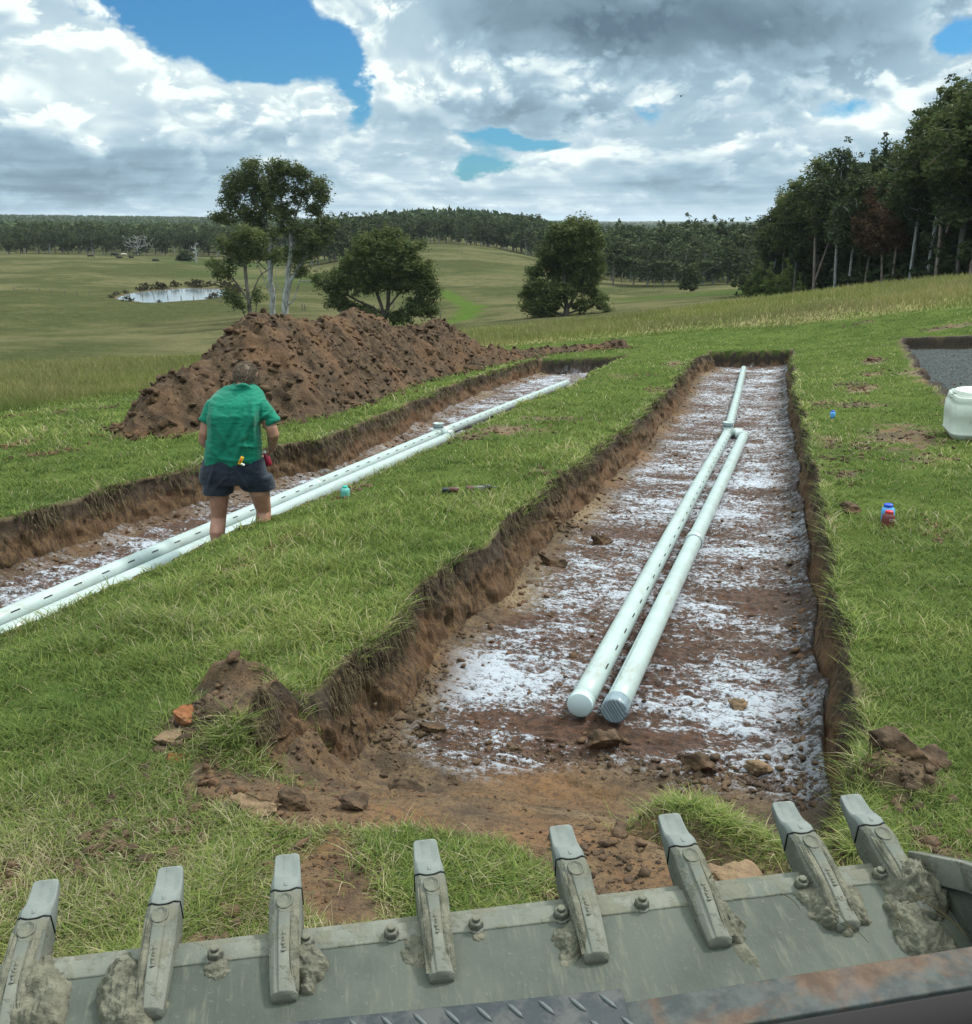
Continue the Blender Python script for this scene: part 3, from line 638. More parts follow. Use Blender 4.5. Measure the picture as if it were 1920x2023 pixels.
keep = RNG.uniform(0, 1, len(x_)) < np.clip(gA * 1.3 - .15, 0.0, 1) * np.clip(.75 + clump * .8, .15, 1)
keep |= (gA > .05) & (RNG.uniform(0, 1, len(x_)) < .02)
x_, y_, D_, gA, clump, cl2 = [q[keep] for q in (x_, y_, D_, gA, clump, cl2)]
z_ = gz(x_, y_)
eL = x_ - np.interp(y_, trL2[:, 1], trL2[:, 0]); nearL = (eL > -.1) & (eL < .45)
hh = (.045 + .030 * np.clip(clump, -1, 1) + .022 * np.clip(cl2, -1, 1)) * RNG.uniform(.4, 1.6, len(x_)); hh = np.clip(hh, .012, .15) * np.where(x_ < -1.5, 1.15, .82) * (1 - .35 * np.clip(4.2 - D_, 0, 1)) * np.where(RNG.uniform(0, 1, len(x_)) < .05, 1.7, 1)
hh = np.where(nearL, hh * .55, hh); wd = np.clip(D_ / 1012 * .95, .0038, .05) * RNG.uniform(.7, 1.3, len(x_))
wd = np.minimum(wd, .006 + .0008 * D_); hh = np.maximum(hh, wd * 2.0)
tint = np.clip(.42 + .32 * cl2 + RNG.normal(0, .27, len(x_)) + .30 * (gA < .75), 0, 1)
# cut, browned-off sward in the near left corner
nl = P2(150, 1680); dn = np.hypot(x_ - nl[0], (y_ - nl[1])); tint = np.clip(tint + .5 * np.exp(-(dn / .75) ** 2) * RNG.uniform(0, 1, len(x_)), 0, 1)
blades('turf_grass', np.stack([x_, y_, z_ - .004], 1), hh, wd, MATS['pad_grass'], .95, tint, label='short green turf grass on the building pad around the trenches', cat='grass')
# dead stems and clippings lying in the sward
x_, y_, D_ = polar_pts(20000, -300, 2200, 2.3, 20, 1.0); gA = samp(grassA, x_, y_); ok = (RNG.uniform(0, 1, len(x_)) < .25 + .75 * (np.hypot(x_ - nl[0], y_ - nl[1]) < 1.0)) & (gA > .1); x_, y_, D_ = x_[ok], y_[ok], D_[ok]
blades('dry_grass', np.stack([x_, y_, gz(x_, y_) + .01], 1), RNG.uniform(.015, .05, len(x_)), np.clip(D_ / 1012 * .9, .003, .03), MATS['straw'], 2.4, label='dry straw-coloured grass clippings lying through the turf', cat='grass')
# tall seeding grass beyond the mown pad
x_, y_, D_ = polar_pts(340000, -620, 2700, 15, 75, .8)
ok = (D_ > mow_d(x_, y_) - .4 + .6 * fbm(x_ / 2, y_ / 2, oct=2, seed=7)) & (D_ < crest_d(x_, y_) + 12); x_, y_, D_ = x_[ok], y_[ok], D_[ok]
cl = fbm(x_ * .8, y_ * .8, oct=3, seed=113); e0 = sstep(D_ - mow_d(x_, y_), -.5, 2.5)
hh = (.09 + .20 * e0) * np.clip(1 + .5 * cl, .4, 1.6) * RNG.uniform(.5, 1.25, len(x_)); wd = np.clip(D_ / 1012 * .7, .006, .06)
a_, _ = polar(x_, y_)
z_ = gz(x_, y_)
blades('seeding_grass', np.stack([x_, y_, z_ - .01], 1), hh, wd, MATS['seed_grass'], .55, np.clip(.5 + .35 * fbm(x_ * .35, y_ * .35, oct=3, seed=117) + RNG.normal(0, .25, len(x_)) - .35 * (e0 < .3), 0, 1), seg=2, label='tall seeding grass in the strip beyond the mown pad', cat='grass')
# rank tufts hanging at the trench lips
tx, ty = [], []
for tr, sg, n_ in ((trM1, -1, 7000), (trM2, 1, 8000), (trL1, -1, 4200), (trL2, 1, 3000)):
    yy = 3.2 + (24.5 - 3.2) * RNG.uniform(0, 1, n_) ** 1.8; m_ = fbm(yy * 2.6, yy * 0 + sg, oct=3, seed=int(121 + tr[0, 0] * 10)) > -.08; yy = yy[m_]
    tx.append(np.interp(yy, ys, {id(trM1): M1, id(trM2): M2, id(trL1): L1, id(trL2): L2}[id(tr)]) + sg * np.abs(RNG.normal(.03, .05, len(yy)))); ty.append(yy)
tx = np.concatenate(tx); ty = np.concatenate(ty); Dt = np.hypot(tx, ty)
c0 = P2(1400, 1612); n_ = 3000; sx = c0[0] + RNG.normal(0, .11, n_); sy = c0[1] + RNG.normal(0, .07, n_)
c1 = P2(930, 1725); c2 = P2(1050, 1745); c3 = P2(745, 1690); c4 = P2(1600, 1640); c5 = P2(575, 1392); c6 = P2(470, 1500); c7=P2(1560,1600)
for c, n_, s1, s2 in ((c1, 700, .09, .06), (c2, 500, .07, .04), (c3, 350, .04, .08), (c4, 900, .12, .07), (c5, 500, .07, .04), (c6, 900, .12, .05), (c7, 300, .05, .05)):
    sx = np.append(sx, c[0] + RNG.normal(0, s1, n_)); sy = np.append(sy, c[1] + RNG.normal(0, s2, n_))
ax_, ay_ = np.append(tx, sx), np.append(ty, sy); Da = np.hypot(ax_, ay_)
blades('edge_tufts', np.stack([ax_, ay_, gz(ax_, ay_) - .004], 1), np.where(np.arange(len(ax_)) < len(tx), RNG.uniform(.035, .10, len(ax_)), RNG.uniform(.02, .075, len(ax_))), np.clip(Da / 1012 * 1.0, .0035, .03), MATS['pad_grass'], 1.3, np.clip(RNG.normal(.55, .32, len(ax_)), 0, 1), label='ragged grass tufts hanging over the trench lips and sods', cat='grass')

# roots and torn turf hanging down the cut faces
def fringe(name, tracks, label):
    P_l, D_l = [], []
    for TRK, sg, n_, e_ in tracks:
        yy = 3.3 + (e_ - 3.4) * RNG.uniform(0, 1, n_) ** 1.7; m_ = fbm(yy * 3.3, yy * 0 + sg, oct=3, seed=int(abs(TRK[300]) * 90)) > -.05; yy = yy[m_]; xx = np.interp(yy, ys, TRK) + sg * RNG.uniform(-.045, .03, len(yy))
        P_l.append(np.stack([xx, yy, gz(xx, yy) + .008], 1)); D_l.append(np.full(len(yy), sg))
    P_ = np.concatenate(P_l); sg = np.concatenate(D_l); n_ = len(P_); Dd = np.hypot(P_[:, 0], P_[:, 1]); L_ = .02 + .11 * RNG.uniform(0, 1, n_) ** 2; w_ = np.clip(Dd / 1012 * .9, .003, .02)
    side = RNG.normal(0, .5, n_); rows = []
    for i, (o_, z_, wf) in enumerate(((0, 0, 1), (.35, .05, 1), (.62, -.35, .8), (.72, -.95, 0))):
        c = P_ + np.stack([sg * L_ * o_ * .55, side * L_ * o_, L_ * z_], 1)
        if wf: rows.append(c - np.stack([0 * w_, w_ * wf / 2, 0 * w_], 1)); rows.append(c + np.stack([0 * w_, w_ * wf / 2, 0 * w_], 1))
        else: rows.append(c)
    V_ = np.stack(rows, 1).reshape(-1, 3); b_ = np.arange(n_)[:, None] * 7
    o = np_mesh(name, V_, [np.concatenate([b_ + np.array([[0, 1, 3, 2]]), b_ + np.array([[2, 3, 5, 4]])]), b_ + np.array([[4, 5, 6]])], leafmat('root_fringe', [(0, (.030, .024, .016)), (1, (.15, .125, .075)), (.5, (.065, .052, .030))], .8, .15), smooth=False, attrs={'v': np.repeat(RNG.uniform(0, 1, n_), 7)}); tag(o, label, 'roots', kind='stuff')
fringe('turf_fringe', ((M1, 1, 9000, YM_END), (M2, -1, 7000, YM_END), (L1, 1, 6500, YL_END)), 'dark torn roots and matted turf hanging over the cut faces of the trenches')

# ------------------------------------------------------------------ soil: clods and spoil heap
def m_soil(name, a, b, c3_, rgh=.9):
    def f(g, out):
        tc = g.n('ShaderNodeTexCoord').outputs['Object']; n2 = g.noise(tc, 7, 6, .65); n3 = g.noise(tc, 40, 4, .6); n1 = g.noise(tc, 1.1, 3, .55)
        c = g.mix(g.ss(n2, .35, .65), a, b); c = g.mix(g.ss(n1, .45, .65), c, c3_); c = g.mix(g.m('MULTIPLY', g.ss(n3, .5, .8), .5), c, tuple(.4 * q for q in a))
        return bsdf(g, c, rgh, bump(g, g.m('ADD', n2, g.m('MULTIPLY', n3, .5)), .9, .03), .2)
    return material(name, f)
m_soil('soil', (.048, .033, .022), (.105, .068, .041), (.12, .068, .038)); m_soil('heap_soil', (.036, .023, .014), (.088, .056, .032), (.106, .060, .032))
m_soil('red_clay', (.16, .06, .025), (.24, .095, .04), (.20, .10, .05)); m_soil('pale_clay', (.15, .10, .06), (.22, .15, .09), (.12, .075, .045))
def clod_mesh(r, sub=3, seed=0, squash=.7):
    V0, F0 = ICO[sub]; q = V0 * 1.6; d = .30 * fbm(q[:, 0] + seed * 7, q[:, 1], q[:, 2], oct=4, seed=seed) + .16 * np.abs(fbm(q[:, 0] * 4 + seed, q[:, 1] * 4, q[:, 2] * 4, oct=3, seed=seed + 5))
    V1 = V0 * (1 + d)[:, None] * r; V1[:, 2] *= squash; return V1, F0
def chip_mesh(sub, seed, squash=.72):
    V0, F0 = ICO[sub]; rg = np.random.default_rng(seed + 500); nn = rg.normal(0, 1, (9, 3)); nn /= np.linalg.norm(nn, axis=1)[:, None]; dd = rg.uniform(.34, .8, 9)
    V1 = V0.copy()
    for n1_, d1_ in zip(nn, dd): V1 -= n1_ * np.maximum(V1 @ n1_ - d1_, 0)[:, None]
    q = V1 * 3.1; V1 = V1 * (1 + .34 * fbm(q[:, 0] + seed * 7, q[:, 1], q[:, 2], oct=3, seed=seed))[:, None] * np.array([1.25, 1.0, squash * 1.1]); return V1 * 1.15, F0
proto = [chip_mesh(1, i) for i in range(8)] + [chip_mesh(2, i + 9) for i in range(8)]
def scatter(mb, pts, r, big=False):
    for i in range(len(pts)):
        V0, F0 = proto[RNG.integers(8, 16) if big else RNG.integers(0, 8)]; a_ = RNG.uniform(0, 6.28); c, s_ = math.cos(a_), math.sin(a_)
        V1 = V0 * r[i] * RNG.uniform(.55, 1.35, 3); t_ = RNG.uniform(-.8, .8); V1 = np.stack([V1[:, 0], V1[:, 1] * math.cos(t_) - V1[:, 2] * math.sin(t_), V1[:, 1] * math.sin(t_) + V1[:, 2] * math.cos(t_)], 1); V1 = np.stack([V1[:, 0] * c - V1[:, 1] * s_, V1[:, 0] * s_ + V1[:, 1] * c, V1[:, 2]], 1); mb.add(V1 + pts[i], F0)
mb = MB()
def strew(px, py, sx, sy, n_, r0, r1, off=0.0, big=True):
    n_ = int(n_ * 1.25); r1 *= .8; c = P2(px, py, off); x = c[0] + RNG.normal(0, sx, n_); y = c[1] + RNG.normal(0, sy, n_); n_ = len(x); r = r0 * .6 + (r1 - r0) * .62 * RNG.uniform(0, 1, n_) ** 7; scatter(mb, np.stack([x, y, gz(x, y) + r * .05], 1), r, big)
for a_ in ((1000, 1440, .55, .10, 420, .006, .045, -.3), (1300, 1480, .4, .10, 380, .006, .05, -.3), (1480, 1500, .25, .08, 260, .006, .05, -.3), (760, 1430, .2, .12, 260, .006, .04, -.25), (1000, 1560, .6, .2, 900, .004, .022, -.15), (620, 1500, .25, .12, 420, .005, .035, 0),
           (560, 1600, .25, .05, 200, .006, .04, 0), (660, 1720, .12, .10, 260, .006, .032, 0), (1150, 1720, .15, .10, 330, .005, .03, 0), (1250, 1650, .3, .1, 350, .004, .025, 0), (1730, 1550, .12, .1, 240, .006, .035, 0), (1880, 1660, .2, .05, 260, .006, .04, 0),
           (500, 1430, .25, .18, 380, .005, .03, 0), (1480, 1690, .12, .05, 120, .008, .04, 0), (820, 1410, .1, .2, 200, .005, .03, -.4), (60, 1700, .2, .15, 200, .004, .02, 0)): strew(*a_)
for tr, s_, e in ((M1, 1, YM_END), (M2, -1, YM_END), (L1, 1, YL_END)):
    n_ = 1000; yy = 4.2 + (e - 4.6) * RNG.uniform(0, 1, n_) ** 1.7; xx = np.interp(yy, ys, tr) + s_ * (.14 + np.abs(RNG.normal(0, .09, n_))); r = .004 + .026 * RNG.uniform(0, 1, n_) ** 5; scatter(mb, np.stack([xx, yy, gz(xx, yy) + r * .1], 1), r)
n_ = 1500; yy = 4.4 + 20 * RNG.uniform(0, 1, n_) ** 1.8; xx = RNG.uniform(-1.85, .35, n_); r = .003 + .022 * RNG.uniform(0, 1, n_) ** 6; scatter(mb, np.stack([xx, yy, gz(xx, yy) + r * .2], 1), r)
for c, ex, n0_, n1_, st in PW:
    n_ = 90; a = math.hypot(*(ex - c)); xx = c[0] + RNG.normal(0, a * .5, n_); yy = c[1] + RNG.normal(0, .25, n_); r = .006 + .03 * RNG.uniform(0, 1, n_) ** 3; scatter(mb, np.stack([xx, yy, gz(xx, yy) + r * .2], 1), r)
lc = mb.build('loose_clods', MATS['soil'], smooth=False); tag(lc, 'loose crumbs and small clods of soil strewn over the trench floors and scuffed ground', 'soil crumbs', kind='stuff')
def big_clod(px, py, r, mat, label, off=0.0, sq=.75, seed=1, name='soil_clod'):
    c = P2(px, py, off); V0, F0 = chip_mesh(4, seed, sq); V0 = V0 * r; q_ = V0 / r * 5; V0 = V0 * (1 + .16 * fbm(q_[:, 0] + seed, q_[:, 1], q_[:, 2], oct=4, seed=seed) - .10 * np.abs(fbm(q_[:, 0] * 2.6 + seed, q_[:, 1] * 2.6, q_[:, 2] * 2.6, oct=2, seed=seed + 3)))[:, None]; z = gz1(c[0], c[1])
    o = np_mesh(name, V0, F0, MATS[mat]); o.location = (c[0], c[1], z + r * sq * .45); tag(o, label, 'clod', 'clods lying by the diggings'); return o
big_clod(337, 1478, .055, 'pale_clay', 'tan clay clod on the grass left of the torn sods, beside a redder clod', seed=3)
big_clod(370, 1458, .05, 'red_clay', 'orange-red clay clod on the grass, tucked behind a tan clod', seed=4)
big_clod(345, 1505, .04, 'red_clay', 'reddish clod half buried in grass just below the tan clod', seed=5, sq=.5)
big_clod(293, 1543, .035, 'pale_clay', 'small flat yellowish clod lying alone in the grass at lower left', seed=6, sq=.4)
big_clod(1458, 1393, .045, 'pale_clay', 'brown clod sitting alone on the limed trench floor near the right wall', off=-.4, seed=7)
big_clod(1188, 1068, .07, 'soil', 'dark brown clod on the trench floor left of the pipes, halfway along', off=-.4, seed=8)
big_clod(1090, 1115, .10, 'soil', 'grassy dark sod fallen at the foot of the left trench wall', off=-.4, seed=9)
big_clod(1195, 1452, .075, 'soil', 'dark clod on the ramp just in front of the capped pipe ends', off=-.35, seed=10)
big_clod(1380, 1475, .07, 'soil', 'lumpy clod on the ramp to the right of the pipe ends', off=-.3, seed=11)
big_clod(1500, 1480, .05, 'pale_clay', 'tan clod at the right end of the row of clods on the ramp', off=-.3, seed=12)
big_clod(850, 1420, .055, 'soil', 'clod at the corner of the limed floor below the left wall', off=-.35, seed=13)
big_clod(795, 1530, .06, 'soil', 'dark hollowed clod lying in the middle of the bare ramp', off=-.1, seed=14)
big_clod(500, 1600, .075, 'pale_clay', 'flat pale clod at the near lip of the cut, left of a darker one', seed=15, sq=.5)
big_clod(585, 1590, .05, 'soil', 'dark angular clod beside the flat pale clod on the front lip', seed=16)
big_clod(703, 1597, .05, 'soil', 'brown clod on the front lip behind the third bucket tooth', seed=17)
big_clod(1452, 1706, .085, 'pale_clay', 'large tan clod under the sod, just above the bucket edge between teeth', seed=18, sq=.6)
big_clod(1680, 1010, .085, 'soil', 'dark grassy sod on the turf left of the red-capped bottle', seed=19, sq=.6)
big_clod(1725, 712, .12, 'soil', 'dark torn sod on the grass between the trench and the gravel pit', seed=20, sq=.5)
big_clod(930, 733, .22, 'soil', 'dark grassy sod on the front of the spoil heap, right end', seed=21, sq=.6)
big_clod(1775, 1530, .10, 'soil', 'crumbly dark sod piled at the near right corner of the trench', seed=22, sq=.75)
big_clod(1830, 1510, .07, 'soil', 'smaller dark sod touching the crumbly one at the right corner', seed=23, sq=.7)

# spoil heap
RID = [(292, 818, 13.9), (310, 800, 14.0), (345, 765, 14.4), (400, 728, 14.9), (455, 700, 15.3), (482, 668, 15.7), (520, 634, 16.0), (548, 640, 16.3), (575, 650, 16.6), (620, 652, 17.0), (660, 640, 17.3), (700, 630, 17.7), (735, 640, 18.1), (775, 652, 18.6), (815, 660, 19.1), (850, 648, 19.6), (880, 645, 20.1), (915, 665, 20.8), (960, 692, 21.8), (1000, 702, 23.0), (1050, 704, 24.5), (1120, 700, 29.3), (1180, 702, 29.8), (1225, 703, 30.2)]
RP = []; RID = [(a_, b_, c_ + (.7 if a_ < 540 else .35)) for a_, b_, c_ in RID]
for px_, py_, D0_ in RID:
    for D_t in np.arange(D0_ - 1.5, D0_ + 6, .1):
        P_t = at_dist(px_, py_, D_t); h_t = P_t[2] - float(hs(P_t[0], P_t[1]))
        if px_ > 1090 or P_t[0] < np.interp(P_t[1], trL1[:, 1], trL1[:, 0]) - .55 - 1.35 * max(h_t, 0): break
    RP.append(P_t)
RP = np.array(RP); base_z = gz(RP[:, 0], RP[:, 1]); RH = np.maximum(RP[:, 2] - base_z, .12)
gx = np.arange(RP[:, 0].min() - 2.6, RP[:, 0].max() + 2.4, .035); gy = np.arange(RP[:, 1].min() - 3.2, RP[:, 1].max() + 2.5, .042)
MX, MY = np.meshgrid(gx, gy); hm = np.full(MX.shape, -9.)
for i in range(len(RP) - 1):
    a, b = RP[i], RP[i + 1]; ex, ey = (b - a)[:2]; t = np.clip(((MX - a[0]) * ex + (MY - a[1]) * ey) / (ex * ex + ey * ey), 0, 1)
    d = np.hypot(MX - a[0] - t * ex, MY - a[1] - t * ey); hr = RH[i] + (RH[i + 1] - RH[i]) * t
    hm = np.maximum(hm, hr + .05 - .98 * (np.sqrt(d * d + .05) - .22) )
wx = .25 * fbm(MX * 1.2, MY * 1.2, oct=3, seed=131)
lump = .17 * fbm(MX * 1.6, MY * 1.6, oct=4, seed=133) + .12 * (1 - 2.4 * np.abs(fbm(MX * 4, MY * 4, oct=3, seed=135))) + .05 * fbm(MX * 9, MY * 9, oct=3, seed=137) + .03 * fbm(MX * 24, MY * 24, oct=2, seed=138)
hm = hm + lump * sstep(hm, -.05, .35) + .04 * fbm(MX * 3, MY * 3, oct=2, seed=139) - .03
gb = gz(MX.ravel(), MY.ravel()).reshape(MX.shape)
tl = np.interp(MY, trL1[:, 1], trL1[:, 0]); okm = (hm > -.10) & (MX < tl - .06 + 9 * (MY > YL_END + .1))
Zm = gb + hm; idm = -np.ones(MX.shape, int); idm[okm] = np.arange(okm.sum())
q = np.stack([idm[:-1, :-1], idm[:-1, 1:], idm[1:, 1:], idm[1:, :-1]], -1).reshape(-1, 4); q = q[(q >= 0).all(1)]
heap = np_mesh('soil_heap', np.stack([MX[okm], MY[okm], Zm[okm]], 1), q, MATS['heap_soil'], smooth=True); tag(heap, 'long heap of reddish brown excavated soil behind the person, beside the left trench', 'soil heap')
mb = MB(); sel = np.where(okm & (hm > .02)); pick = RNG.integers(0, len(sel[0]), 11000); P_ = np.stack([MX[sel][pick], MY[sel][pick], Zm[sel][pick]], 1); r = .008 + .062 * RNG.uniform(0, 1, len(P_)) ** 7; scatter(mb, P_, r, True)
foot = np.where(okm & (hm < .05)); pick = RNG.integers(0, len(foot[0]), 1500); P_ = np.stack([MX[foot][pick] + RNG.normal(0, .12, 1500), MY[foot][pick] + RNG.normal(0, .12, 1500)], 1); r = .012 + .05 * RNG.uniform(0, 1, 1500) ** 3; scatter(mb, np.column_stack([P_, gz(P_[:, 0], P_[:, 1]) + r * .3]), r, True)
hc = mb.build('heap_clods', MATS['heap_soil'], smooth=False); tag(hc, 'clods and crumbs of brown soil tumbled over the spoil heap', 'soil crumbs', kind='stuff')

# ------------------------------------------------------------------ trees
leafmat('gum_leaves', [(0, (.048, .074, .028)), (1, (.145, .155, .062)), (.5, (.085, .112, .040))], .5, .32)
leafmat('forest_leaves', [(0, (.033, .051, .024)), (1, (.094, .113, .048)), (.5, (.055, .077, .033))], .6, .15)
leafmat('rust_leaves', [(0, (.060, .036, .022)), (1, (.12, .070, .040)), (.5, (.085, .052, .030))], .6, .15)
leafmat('light_leaves', [(0, (.060, .095, .025)), (1, (.13, .16, .05)), (.5, (.09, .13, .035))], .5, .3)
def m_bark(name, a, b):
    def f(g, out):
        tc = g.n('ShaderNodeTexCoord').outputs['Object']; n_ = g.noise(g.v('MULTIPLY', tc, (3, 3, .8)), 1.5, 5, .65)
        return bsdf(g, g.mix(g.ss(n_, .38, .62), a, b), .85, bump(g, n_, .5, .03), .2)
    return material(name, f)
m_bark('white_bark', (.17, .17, .16), (.38, .39, .38)); m_bark('grey_bark', (.07, .062, .052), (.17, .155, .135)); m_bark('dark_bark', (.035, .03, .026), (.085, .075, .062)); m_bark('pink_bark', (.16, .12, .105), (.28, .23, .20))

def cards(C, S, flat=.5):
    """leaf-cluster cards: centres C (n,3), sizes S (n)"""
    n_ = len(C); d = RNG.normal(0, 1, (n_, 3)); d[:, 2] *= flat; d /= np.linalg.norm(d, axis=1)[:, None]
    r = RNG.normal(0, 1, (n_, 3)); w = np.cross(d, r); w /= np.linalg.norm(w, axis=1)[:, None]
    l_ = S[:, None] * d; w_ = (S * RNG.uniform(.3, .55, n_))[:, None] * w
    V_ = np.stack([C - l_, C - l_ * .1 + w_, C + l_, C + l_ * .15 - w_], 1).reshape(-1, 3)
    return V_, np.arange(n_ * 4).reshape(n_, 4)
def skeleton_tree(trunks, targets, r0, rtip, kink=.12):
    """trunks: list of polylines (lists of 3-D points); returns tube mesh joining every target to the nearest limb"""
    P, par = [], []
    for tr in trunks:
        tr = np.asarray(tr, float); first = True
        L = np.concatenate([[0], np.cumsum(np.linalg.norm(np.diff(tr, axis=0), axis=1))]); n_ = max(4, int(L[-1] / .5))
        pts = np.stack([np.interp(np.linspace(0, L[-1], n_), L, tr[:, k_]) for k_ in range(3)], 1)
        start = -1
        if P:
            d = np.linalg.norm(np.array(P) - pts[0], axis=1)
            if d.min() < .8: start = int(d.argmin())
        for p in pts: P.append(p); par.append(start); start = len(P) - 1
    P = list(P); base = np.array(P)
    order = np.argsort(np.linalg.norm(targets - base[:, :].mean(0), axis=1))
    for i in order:
        t = targets[i]; A = np.array(P); d = np.linalg.norm(A - t, axis=1) + 1.2 * np.maximum(A[:, 2] - t[2] + .15 * np.hypot(A[:, 0] - t[0], A[:, 1] - t[1]), 0); j = int(d.argmin()); L = np.linalg.norm(A[j] - t)
        k_ = max(1, min(4, int(L / .7))); last = j
        for q in range(1, k_ + 1):
            f = q / k_; p = A[j] * (1 - f) + t * f + RNG.normal(0, kink * L * .5 * math.sin(math.pi * f) + 1e-4, 3); p[2] += .12 * L * math.sin(math.pi * f) * (-.6)
            P.append(p); par.append(last); last = len(P) - 1
    P = np.array(P); par = np.array(par); cnt = np.ones(len(P))
    for i in range(len(P) - 1, -1, -1):
        if par[i] >= 0: cnt[par[i]] += cnt[i]
    R = rtip + (r0 - rtip) * (cnt / cnt.max()) ** .55
    e = np.where(par >= 0)[0]; A, B = P[par[e]], P[e]; ra, rb = np.minimum(R[par[e]], R[e] * 1.35), R[e]
    d = B - A; d /= (np.linalg.norm(d, axis=1)[:, None] + 1e-9); up = np.where(np.abs(d[:, 2:3]) < .9, [[0, 0, 1.0]], [[1.0, 0, 0]]); u = np.cross(up, d); u /= np.linalg.norm(u, axis=1)[:, None]; v = np.cross(d, u)
    s_ = 6; ang = np.arange(s_) * 2 * np.pi / s_
    ring = lambda c, r: c[:, None] + r[:, None, None] * (np.cos(ang)[None, :, None] * u[:, None] + np.sin(ang)[None, :, None] * v[:, None])
    V_ = np.concatenate([ring(A - d * ra[:, None] * .3, ra), ring(B, rb)], 1).reshape(-1, 3); b_ = np.arange(len(e))[:, None] * 2 * s_
    F_l = np.concatenate([b_ + np.array([[k_, (k_ + 1) % s_, s_ + (k_ + 1) % s_, s_ + k_]]) for k_ in range(s_)])
    return V_, F_l
def crown_pts(blobs, ncl, gap=.0):
    """cluster centres spread through the crown blobs: (cx, cy, cz, rx, ry, rz)"""
    vol = np.array([b[3] * b[4] * b[5] for b in blobs]) ** .75; nb = np.maximum(2, (vol / vol.sum() * ncl).astype(int)); out = []
    for b, n_ in zip(blobs, nb):
        d = RNG.normal(0, 1, (n_, 3)); d /= np.linalg.norm(d, axis=1)[:, None]; r = RNG.uniform(0, 1, n_) ** .42
        out.append(np.array(b[:3]) + d * r[:, None] * np.array(b[3:6]))
    return np.concatenate(out)
def build_tree(name, blobs, trunks, ncl, per, leaf, leafm, barkm, r0, cr=.6, rtip=.012, loc=(0, 0, 0), rz=0.0, flat=.55):
    T = crown_pts(blobs, ncl); root = empty(name, loc, rz)
    Vt, Ft = skeleton_tree(trunks, T[RNG.permutation(len(T))[:max(12, int(len(T) * .45))]], r0, rtip); np_mesh('trunk', Vt, Ft, MATS[barkm], root)
    n_ = len(T) * per; idx = np.repeat(np.arange(len(T)), per); sz = cr * RNG.uniform(.5, 1.5, len(T))
    d = RNG.normal(0, 1, (n_, 3)); d /= np.linalg.norm(d, axis=1)[:, None]; C_ = T[idx] + d * (RNG.uniform(0, 1, n_) ** .6 * sz[idx])[:, None] * np.array([1, 1, .8])
    C_[:, 2] -= .1 * cr
    Vl, Fl = cards(C_, leaf * RNG.uniform(.6, 1.3, n_), flat); tv = np.clip(RNG.uniform(0, 1, len(T))[idx] * .6 + RNG.uniform(0, .5, n_) , 0, 1)
    np_mesh('crown', Vl, Fl, MATS[leafm], root, smooth=False, attrs={'v': np.repeat(tv, 4)}); return root

def pxspec(base_px, base_py, D, ox, oy, k_):
    """reads blobs from photo measurements: turns zoomed-view coordinates into metres about the foot of the tree"""
    B = at_dist(base_px, base_py, D); gz_ = float(hs(B[0], B[1])); zc = (B - CAM) @ FW; m_ = zc / FP
    def P(zx, zy, dy=0.0): return np.array([(ox + zx * k_ - base_px) * m_, dy, (base_py - (oy + zy * k_)) * m_])
    def blob(zx, zy, rx, ry, dep=.85): p = P(zx, zy); r = rx * k_ * m_; return (p[0], RNG.uniform(-.5, .5) * r, p[2], r, r * dep, ry * k_ * m_)
    return (B[0], B[1], gz_), P, blob
k2 = .26653
# the white-stemmed gums (two stems, each its own tree)
loc, P, bl = pxspec(563, 638, 118, 400, 320, k2)
b1 = [bl(*q) for q in ((640, 120, 110, 55), (780, 165, 85, 75), (900, 255, 75, 80), (930, 330, 60, 50), (620, 270, 90, 90), (760, 300, 70, 70), (860, 400, 80, 45), (650, 420, 90, 70), (700, 530, 110, 60), (830, 600, 110, 70), (950, 500, 70, 60), (700, 720, 120, 60), (760, 840, 60, 50), (630, 180, 70, 60), (940, 590, 60, 50), (830, 700, 60, 40), (900, 880, 60, 35))]
t1 = [[P(610, 1195), P(618, 1100), P(628, 1020), P(650, 930), P(655, 820), P(690, 700), P(690, 560), P(740, 420), P(790, 300), P(820, 220)], [P(628, 1020), P(600, 980), P(565, 930)], [P(650, 930), P(700, 860), P(760, 760), P(840, 660)], [P(630, 1090), P(690, 1040), P(715, 960), P(740, 900)], [P(690, 560), P(640, 430), P(630, 300)]]
o = build_tree('gum_tree', b1, t1, 620, 48, .15, 'gum_leaves', 'white_bark', .42, .72, .018, loc, HD)
tag(o, 'tall spreading gum, forked white trunk, right of the tall pair behind the heap', 'tree')
loc, P, bl = pxspec(541, 632, 121, 400, 320, k2)
b2 = [bl(*q) for q in ((450, 95, 85, 55), (330, 190, 105, 80), (265, 320, 75, 75), (460, 200, 90, 80), (480, 300, 100, 70), (400, 400, 90, 60), (230, 440, 100, 45), (300, 260, 80, 60), (540, 400, 80, 60), (520, 560, 90, 60), (430, 470, 90, 50), (160, 430, 50, 30), (560, 720, 80, 50), (490, 680, 60, 50))]
t2 = [[P(525, 1170), P(522, 1080), P(535, 1000), P(520, 900), P(525, 760), P(530, 600), P(490, 450), P(450, 320), P(440, 180)], [P(522, 1010), P(495, 940), P(470, 870), P(430, 760)], [P(530, 600), P(400, 500), P(300, 400)], [P(545, 1000), P(570, 920), P(560, 820)]]
o = build_tree('gum_tree', b2, t2, 480, 48, .15, 'gum_leaves', 'white_bark', .34, .72, .018, loc, HD)
tag(o, 'tall gum with slim white trunk, left one of the tall pair behind the soil heap', 'tree')
loc, P, bl = pxspec(495, 648, 108, 400, 320, k2)
